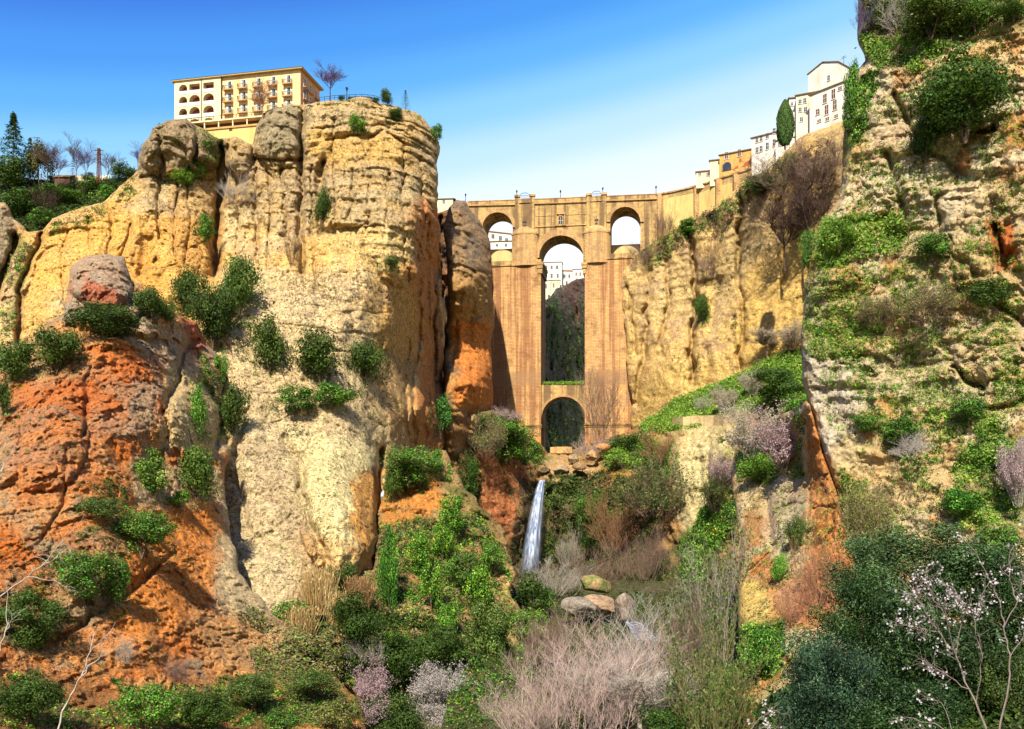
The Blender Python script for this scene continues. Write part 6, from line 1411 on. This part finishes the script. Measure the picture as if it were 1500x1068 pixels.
cover('main', [(290, 190), (330, 200), (330, 270), (300, 270)], 350, 'mixed', 2.4, -.3, 70); cover('main', [(455, 140), (600, 145), (640, 190), (560, 155), (460, 155)], 400, 'mixed', 2.0, -.8, 71)
cover('hill', [(-60, 256), (240, 245), (240, 300), (60, 360), (-60, 400)], 4500, 'dark', 4.0, -.5, 72, lab='rough grass and undergrowth covering the far left hill'); cover('hill', [(-60, 256), (240, 245), (240, 300), (60, 360), (-60, 400)], 1800, 'mixed', 4.0, .1, 73)
cover('back', [(935, 372), (1000, 325), (1100, 268), (1180, 205), (1200, 230), (1110, 300), (1010, 350), (950, 400)], 2400, 'mixed', 3.0, -.3, 81, lab='grass and dry scrub along the rim of the pale cliff right of the bridge')
cover('back', [(935, 372), (1000, 325), (1100, 268), (1180, 205), (1230, 200), (1220, 280), (1110, 320), (1010, 360), (950, 400)], 1800, 'brown', 3.0, -.2, 82); cover('back', [(960, 400), (1190, 300), (1190, 500), (1000, 560)], 500, 'moss', 2.2, .3, 83)
cover('back', [(1030, 330), (1110, 300), (1090, 400), (1030, 460)], 600, 'moss', 2.2, .1, 84)
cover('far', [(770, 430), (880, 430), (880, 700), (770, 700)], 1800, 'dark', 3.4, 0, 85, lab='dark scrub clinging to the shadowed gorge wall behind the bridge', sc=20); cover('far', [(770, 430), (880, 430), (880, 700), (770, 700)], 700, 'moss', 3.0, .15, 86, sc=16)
cover('mid', [(1082, 640), (1180, 600), (1180, 700), (1085, 710)], 1500, 'mixed', 4.0, -.3, 91, lab='grass and ivy patches on the narrow right buttress'); cover('mid', [(1085, 700), (1240, 640), (1240, 1000), (1085, 1100)], 1300, 'scrub', 3.4, .15, 92)
cover('mid', [(1085, 700), (1240, 640), (1240, 1000), (1085, 1100)], 700, 'grass', 3.6, .25, 93); cover('mid', [(1085, 920), (1150, 915), (1140, 990), (1085, 1000)], 900, 'ivy', 4, -.6, 94)
cover('bed', [(700, 870), (1110, 870), (1120, 1110), (650, 1110)], 3800, 'moss', 4.2, -.2, 95, lab='weeds and dry grass along the river bed'); cover('bed', [(700, 870), (1110, 870), (1120, 1110), (650, 1110)], 2600, 'dark', 4.4, -.3, 96); cover('bed', [(640, 940), (780, 930), (800, 1110), (620, 1110)], 2200, 'mixed', 4.4, -.6, 99)
cover('near', [(1110, 1040), (1200, 985), (1560, 900), (1560, 1120), (1090, 1120)], 1600, 'dark', 12, -2, 97, lab='dark undergrowth below the foreground shrubs'); cover('near', [(1400, 980), (1500, 940), (1500, 1068), (1400, 1068)], 300, 'moss', 10, -1, 98)
for i, (mn, px, py, w_, h_) in enumerate(BUSHC):
    aa = [2*math.pi*q/9 for q in range(9)]; rr_ = [random.uniform(.55, .95) for _ in aa]
    cover(mn, [(px+w_*r_*math.cos(a), py+h_*.25+h_*.75*r_*math.sin(a)) for a, r_ in zip(aa, rr_)], int(w_*h_/22)+14, random.choice(['moss', 'mixed', 'scrub', 'dark']), 3.0, -.2, 200+i, k=7, sc=4)
for (on, mn), e in COV.items():
    V = np.concatenate(e[0]); o = mk(on, V, np.arange(len(V)).reshape(-1, 4), LEAF, np.concatenate(e[1])); tag(o, e[3], 'undergrowth', kind='stuff')
# ================================================================ water, boulders, near plants
# waterfall: a curved sheet of falling strands
m, nt_, b_, o_ = newmat('falling_water'); g_ = G(nt_); pos = g_.n('ShaderNodeTexCoord').outputs['Object']
st = g_.noise(g_.mapping(pos, (1.0, 1.0, 0.03)), 1.5, 5, .6)
g_.l(g_.mix(g_.ramp(st, [(.35, 0.0), (.62, 1.0)]), lin('#7f9cc8', .42), lin('#d8e6ff', .7)), b_.inputs['Base Color']); b_.inputs['Roughness'].default_value = .5
wa = g_.n('ShaderNodeAttribute', attribute_name='Col')
g_.l(g_.math('MULTIPLY', wa.outputs['Fac'], g_.ramp(g_.noise(g_.mapping(pos, (1.0, 1.0, 0.04)), 2.2, 4, .6), [(.3, .45), (.5, 1.0)])), b_.inputs['Alpha'])
V = []; Fs = []; rows = 44; cols = 18; CW = []
for i in range(rows+1):
    t = i/rows; py = 703+(838-703)*t; yl = 791-24*t**.6-7*t; yr = 799.5-3*t**.5-4*t; CW.append(None)
    for j in range(cols+1):
        s = j/cols; px = yl+(yr-yl)*s; Y = 286-6*math.sin(math.pi*s)*(.3+.7*t)-5*t**.5+.25*math.sin(s*25+t*3)
        V.append(at(px, py, Y)); e_ = min(s, 1-s)*2; CW.append(min(1, e_*2.3)*(1 if t < .75 else 1-(t-.75)*3.2)*(.8+.2*math.sin(s*40)))
for i in range(rows):
    for j in range(cols): a = i*(cols+1)+j; Fs.append((a, a+1, a+cols+2, a+cols+1))
CW = [c for c in CW if c is not None]; wf = mk('waterfall', V, Fs, m, np.repeat(np.array(CW)[:, None], 3, 1), smooth=True); tag(wf, kind='structure')
m2, nt_, b_, o_ = newmat('stream_water'); g_ = G(nt_); pos = g_.n('ShaderNodeTexCoord').outputs['Object']
n_ = g_.noise(g_.mapping(pos, (1, .4, 1)), 1.2, 6, .65); g_.l(g_.mix(g_.ramp(n_, [(.42, 0.0), (.6, 1.0)]), lin('#5a7896', .35), lin('#e4eeff', .55)), b_.inputs['Base Color']); b_.inputs['Roughness'].default_value = .2
g_.bump(n_, .7, .3, b_)
pts = [(926, 918), (936, 930), (948, 946)]; V = []
for px, py in pts:
    for dx in (-1, 1):
        wpx = 5+max(0, py-880)*.16; v, _, _ = surf('bed', np.array([px+dx*wpx]), np.array([py])); V.append(v[0]+np.array([0, -1.0, 1.0]))
tag(mk('stream', V, [(2*i, 2*i+1, 2*i+3, 2*i+2) for i in range(len(pts)-1)], m2, smooth=True), kind='structure')

def boulder(px, py, w_, h_, mn, label, cols, seed, flat=.8, dx=1.0, Y=None):
    n = 40; u = np.linspace(0, 2*np.pi, 2*n, endpoint=False); v = np.linspace(0, np.pi, n)
    U, Vv = np.meshgrid(u, v); D = np.stack([np.sin(Vv)*np.cos(U), np.sin(Vv)*np.sin(U), np.cos(Vv)], -1).reshape(-1, 3)
    rng = np.random.default_rng(seed)
    R = np.ones(len(D))
    for k in range(11):
        nn = unit(rng.normal(size=3)); c = rng.uniform(.55, .85); dd = D@nn; R = np.where(dd > 1e-3, np.minimum(R, c/np.maximum(dd, 1e-3)), R)
    R = R*(1+.05*fbm(D[:, 0]*3, D[:, 1]*3, D[:, 2]*3+seed, 5, seed)); Vt = D*R[:, None]*.62
    q = []
    for i in range(n-1):
        for j in range(2*n): q.append((i*2*n+j, (i+1)*2*n+j, (i+1)*2*n+(j+1) % (2*n), i*2*n+(j+1) % (2*n)))
    f = sstep(-.3, .4, fbm(D[:, 0]*2, D[:, 1]*2, D[:, 2]*2, 4, seed+1))[:, None]
    col = alb(cols[0])*(1-f)+alb(cols[1])*f
    YY = Y or depth_at(mn, px, py+h_*.5); k = YY/F
    o = mk('boulder', Vt*np.array([w_*k, w_*k*.9, h_*k]), q, BOULD, col, smooth=True)
    o.location = tuple(at(px, py, YY-w_*k*.3)); o.rotation_euler = (0, rng.uniform(-.15, .15), rng.uniform(0, .5)); tag(o, label, 'boulder'); return o
BOULD = rock_mat('boulder_rock', 0.35, 1.6, 0.35, .3)
boulder(873, 856, 40, 27, 'bed', 'upper boulder with mossy top right of the waterfall pool', ('#ad9068', '#7a8040'), 3, Y=216)
boulder(846, 892, 50, 28, 'bed', 'smooth pale grey boulder, left of the two largest by the stream', ('#9c9182', '#857b6e'), 5, Y=190)
boulder(878, 887, 48, 26, 'bed', 'flat pinkish tan boulder right beside the pale grey one', ('#b59676', '#9a8068'), 9, Y=192)
boulder(915, 890, 26, 34, 'bed', 'small upright boulder with pale speckles near the stream', ('#9a8878', '#807064'), 12, Y=188)
boulder(822, 688, 20, 12, 'head', 'small grey rock on the lip beside the waterfall', ('#b59a78', '#9a8468'), 21, Y=300)
boulder(840, 672, 14, 12, 'head', 'little square rock under the weir', ('#a89070', '#8a7458'), 22, Y=306)
boulder(868, 668, 18, 14, 'head', 'tan rock left of the bright green mat below the right pier', ('#c9a070', '#a88460'), 23, Y=306)
boulder(885, 655, 24, 14, 'head', 'orange rock at the foot of the right pier', ('#dca060', '#c08850'), 24, Y=308)
boulder(850, 684, 20, 12, 'head', 'brown rock in the rubble right of the waterfall lip', ('#b08c64', '#94744e'), 25, Y=300)
boulder(800, 690, 16, 10, 'head', 'dark wet rock touching the top of the waterfall', ('#6d5c44', '#54482f'), 26, Y=290)

# ---- foreground shrubs
def holm(px, py, w_, h_, Y, label, cols, seed, N_=24000, Lf=.021, nl=60, tint=None, shoots=220):
    rng = np.random.default_rng(seed); V1, Q1, li, rg, n = crown_arrays(seed, nl, N_, Lf, 1.0, (.07, .13), .3, .15)
    lob = rng.uniform(.65, 1.4, nl)[li][:, None]; pal = np.array([alb(c) for c in cols]); c = pal[rng.integers(0, len(pal), n)]*lob*rng.uniform(.75, 1.25, (n, 1))*.78
    r = empty('evergreen_shrub'); mk('crown', V1, Q1, FOLD, np.repeat(c, 4, 0), r)
    # upright leafy shoots standing out of the crown
    a = rng.integers(0, n, shoots); base = V1.reshape(-1, 4, 3)[a].mean(1); base = base[(base[:, 2] > .45)]; k = 16; m_ = len(base)
    t = np.tile(np.linspace(0, 1, k), m_); bb = np.repeat(base, k, 0); ln = np.repeat(rng.uniform(.05, .1, m_), k); lean = np.repeat(.03*rng.normal(size=(m_, 2)), k, 0)
    Pp = bb+np.stack([lean[:, 0]*t, lean[:, 1]*t, ln*t], 1)+.004*rng.normal(size=bb.shape)
    V2, Q2 = leaf_arrays(Pp, unit(rng.normal(size=Pp.shape)), .018, .008, rng, up=.5); mk('shoots', V2, Q2, FOLD, colvar(['#6d8a5c', '#526e42', '#78946a'], len(Pp), rng, 4, .2), r)
    A = []; B = []; ra = []
    for q in range(9): an = rng.uniform(0, 6.28); A.append((0, 0, -.15)); B.append((.2*math.cos(an), .2*math.sin(an), .5)); ra.append(.012)
    V3, Q3 = seg_arrays(A, B, ra, [x*.4 for x in ra]); mk('trunk', V3, Q3, BARK, None, r)
    return place(r, None, px, py, w_, h_, label, 'shrub', 'evergreen_shrub', Y=Y, tint=tint)
D1 = ['#304a20', '#223a18', '#3c5828', '#486632']; D2 = ['#345038', '#263f2c', '#426044', '#527050']
holm(1330, 830, 250, 150, 50, 'grey green leafy shrub at the top of the foreground thicket', ['#5a7440', '#4a6436', '#6c8450', '#3c5430'], 31)
holm(1430, 850, 200, 170, 48, 'dark green shrub at the upper right of the foreground thicket', D1, 32)
holm(1265, 905, 170, 170, 46, 'dense dark shrub in the left middle of the foreground thicket', D1, 33)
holm(1370, 960, 260, 220, 42, 'deep shadowed shrub behind the white blossom branches', ['#2c4420', '#223818', '#3a5428', '#465c2c'], 34)
holm(1205, 1010, 190, 200, 38, 'blue green shrub at the bottom of the foreground thicket', D2, 35)
holm(1310, 1050, 220, 150, 36, 'dark shrub at the bottom edge right of the blue green one', D1, 36)
holm(1480, 1010, 150, 170, 40, 'olive green shrub at the bottom right corner', ['#566a2c', '#46582a', '#6a7c38', '#3c4c22'], 37)
holm(1500, 880, 130, 140, 46, 'dark shrub at the right edge of the foreground thicket', D1, 38)

# ---- hand laid branches
def branchy(label, paths, Y, mat, r0, twn, twl, seed, flowers=0, name='branch', cat='branch', fsize=.07, fcol=('#e2d6da', '#d6c6ce', '#e8e0e4', '#c8b4c0'), frange=(0.25, 1.0)):
    rng = np.random.default_rng(seed); A = []; B = []; ra = []; rb = []; tips = []
    root = at(paths[0][0][0], paths[0][0][1], Y); k = Y/F
    for path in paths:
        P_ = [at(p[0], p[1], Y+(p[2] if len(p) > 2 else 0))-root for p in path]; n = len(P_)
        # subdivide with small wobble
        Qp = []
        for i in range(n-1):
            for s in range(4): Qp.append(P_[i]+(P_[i+1]-P_[i])*s/4+rng.normal(size=3)*k*1.2*(1 if s else .3))
        Qp.append(P_[-1]); m_ = len(Qp); rr = [r0*k*(path[0][3] if len(path[0]) > 3 else 1)*(1-.8*i/(m_-1)) for i in range(m_)]
        for i in range(m_-1):
            A.append(Qp[i]); B.append(Qp[i+1]); ra.append(rr[i]); rb.append(rr[i+1])
        for t in range(twn):
            f = rng.uniform(*frange); i = min(int(f*(m_-1)), m_-2); p = Qp[i]+(Qp[i+1]-Qp[i])*rng.uniform(); d = unit(unit(Qp[i+1]-Qp[i])+.9*rng.normal(size=3)); L_ = twl*k*rng.uniform(.4, 1)
            q = p
            for s in range(4):
                d = unit(d+.25*rng.normal(size=3)+np.array([0, 0, .05])); q2 = q+d*L_/4; A.append(q); B.append(q2); ra.append(rr[i]*.35*(1-s*.18)+.15*k); rb.append(rr[i]*.35*(1-(s+1)*.18)+.12*k); q = q2; tips.append((q, s))
    r = empty(name, tuple(root)); V, Q = seg_arrays(A, B, ra, rb); mk('boughs', V, Q, mat, None, r)
    if flowers:
        tp = np.array([t[0] for t in tips if t[1] >= 1]); tp = np.repeat(tp[rng.permutation(len(tp))[:max(1, flowers//4)]], 4, 0); c0 = tp+rng.normal(size=tp.shape)*k*2.6
        nf = unit(rng.normal(size=c0.shape)+np.array([0, -1.0, .3])); V_ = []; cc = []
        u = unit(np.cross(nf, rng.normal(size=c0.shape))); v = np.cross(nf, u)
        for q in range(5):
            a = 2*math.pi*q/5; d = u*math.cos(a)+v*math.sin(a); e = np.cross(nf, d); s = fsize*rng.uniform(.8, 1.2, (len(c0), 1))
            V_.append(np.stack([c0, c0+d*s*.6+e*s*.35+nf*s*.1, c0+d*s+nf*s*.15, c0+d*s*.6-e*s*.35+nf*s*.1], 1).reshape(-1, 3)); cc.append(colvar(fcol, len(c0), rng, 4, .08))
        V_ = np.concatenate(V_); mk('blossom', V_, np.arange(len(V_)).reshape(-1, 4), PET, np.concatenate(cc), r)
    tag(r, label, cat); return r
BARKD = flat_mat('bark_dark', '#8a7c74', .9, .3, 5.0)
branchy('white almond blossom branches leaning left over the foreground thicket',
        [[(1448, 1075), (1420, 1010, .3), (1400, 960, .6), (1375, 925, .3), (1352, 890), (1318, 862, -.3)], [(1400, 960, .5, .6), (1385, 905), (1365, 870), (1350, 850)], [(1375, 925, .3, .6), (1345, 920), (1310, 915)], [(1400, 960, .5, .6), (1412, 900), (1400, 865), (1372, 850)],
         [(1352, 890, 0, .5), (1340, 870), (1360, 835)], [(1420, 1010, .3, .5), (1380, 985), (1350, 965)], [(1430, 1030, .3, .5), (1440, 960), (1425, 900), (1395, 870)]], 33, BARKD, 1.9, 30, 34, 5, 560, 'blossom_tree', 'tree', .043)
branchy('thin almond tree with few white blossoms at the right edge',
        [[(1462, 1080), (1478, 1000), (1480, 960), (1470, 920), (1490, 880), (1500, 840)], [(1470, 920, 0, .6), (1465, 880), (1450, 850), (1432, 815), (1415, 790)], [(1490, 880, 0, .6), (1478, 850), (1480, 810), (1500, 780)], [(1480, 960, 0, .5), (1500, 930), (1520, 900)], [(1450, 850, 0, .4), (1440, 870), (1430, 900)]], 31, BARKD, 2.0, 18, 30, 6, 200, 'blossom_tree', 'tree', .042)
branchy('few white blossoms on thin twigs at the bottom of the foreground thicket', [[(1400, 1080), (1370, 1060), (1330, 1050), (1300, 1058)], [(1400, 1080, 0, .7), (1380, 1030), (1350, 1020)], [(1400, 1080, 0, .6), (1345, 1065), (1320, 1068)]], 30, BARKD, 1.2, 12, 26, 7, 46, 'blossom_tree', 'tree', .045)
branchy('sprig of white blossoms at the lower left of the blue green shrub', [[(1090, 1085), (1105, 1060), (1130, 1040), (1160, 1050)], [(1090, 1085, 0, .7), (1120, 1065), (1150, 1068)]], 29, BARKD, 1.1, 16, 24, 8, 70, 'blossom_tree', 'tree', .042)
PALE = flat_mat('dead_wood', '#c4b6aa', .8, .2, 4.0)
branchy('pale forked dead branch rising at the bottom left', [[(78, 1085), (98, 1030), (120, 990), (132, 955), (140, 925)], [(120, 990, 0, .7), (145, 965), (162, 940)], [(132, 955, 0, .5), (150, 935), (165, 925)]], 60, PALE, 1.7, 7, 26, 9, 0, 'dead_branch', frange=(.5, 1))
branchy('long bluish grey dead branch slanting up from the left edge', [[(-8, 880), (20, 858), (60, 830), (95, 790), (125, 752)], [(60, 830, 0, .6), (85, 815), (100, 800)], [(40, 845, 0, .5), (80, 850), (98, 862)]], 62, PALE, 1.4, 7, 30, 10, 0, 'dead_branch', frange=(.4, 1))
branchy('thin pale dead branch against the left edge', [[(-4, 960), (8, 925), (10, 890), (12, 850)], [(8, 925, 0, .6), (16, 910), (24, 895)]], 58, PALE, 1.1, 5, 24, 12, 0, 'dead_branch')
branchy('thin dead twig at the far left above the branches', [[(-6, 700), (6, 680), (22, 655), (10, 640)]], 62, PALE, 1.2, 3, 20, 13, 0, 'dead_branch')
for o in [o for k, o in PCACHE.items() if 'label' not in o.keys()]:
    for ch in list(o.children): bpy.data.objects.remove(ch)
    bpy.data.objects.remove(o)
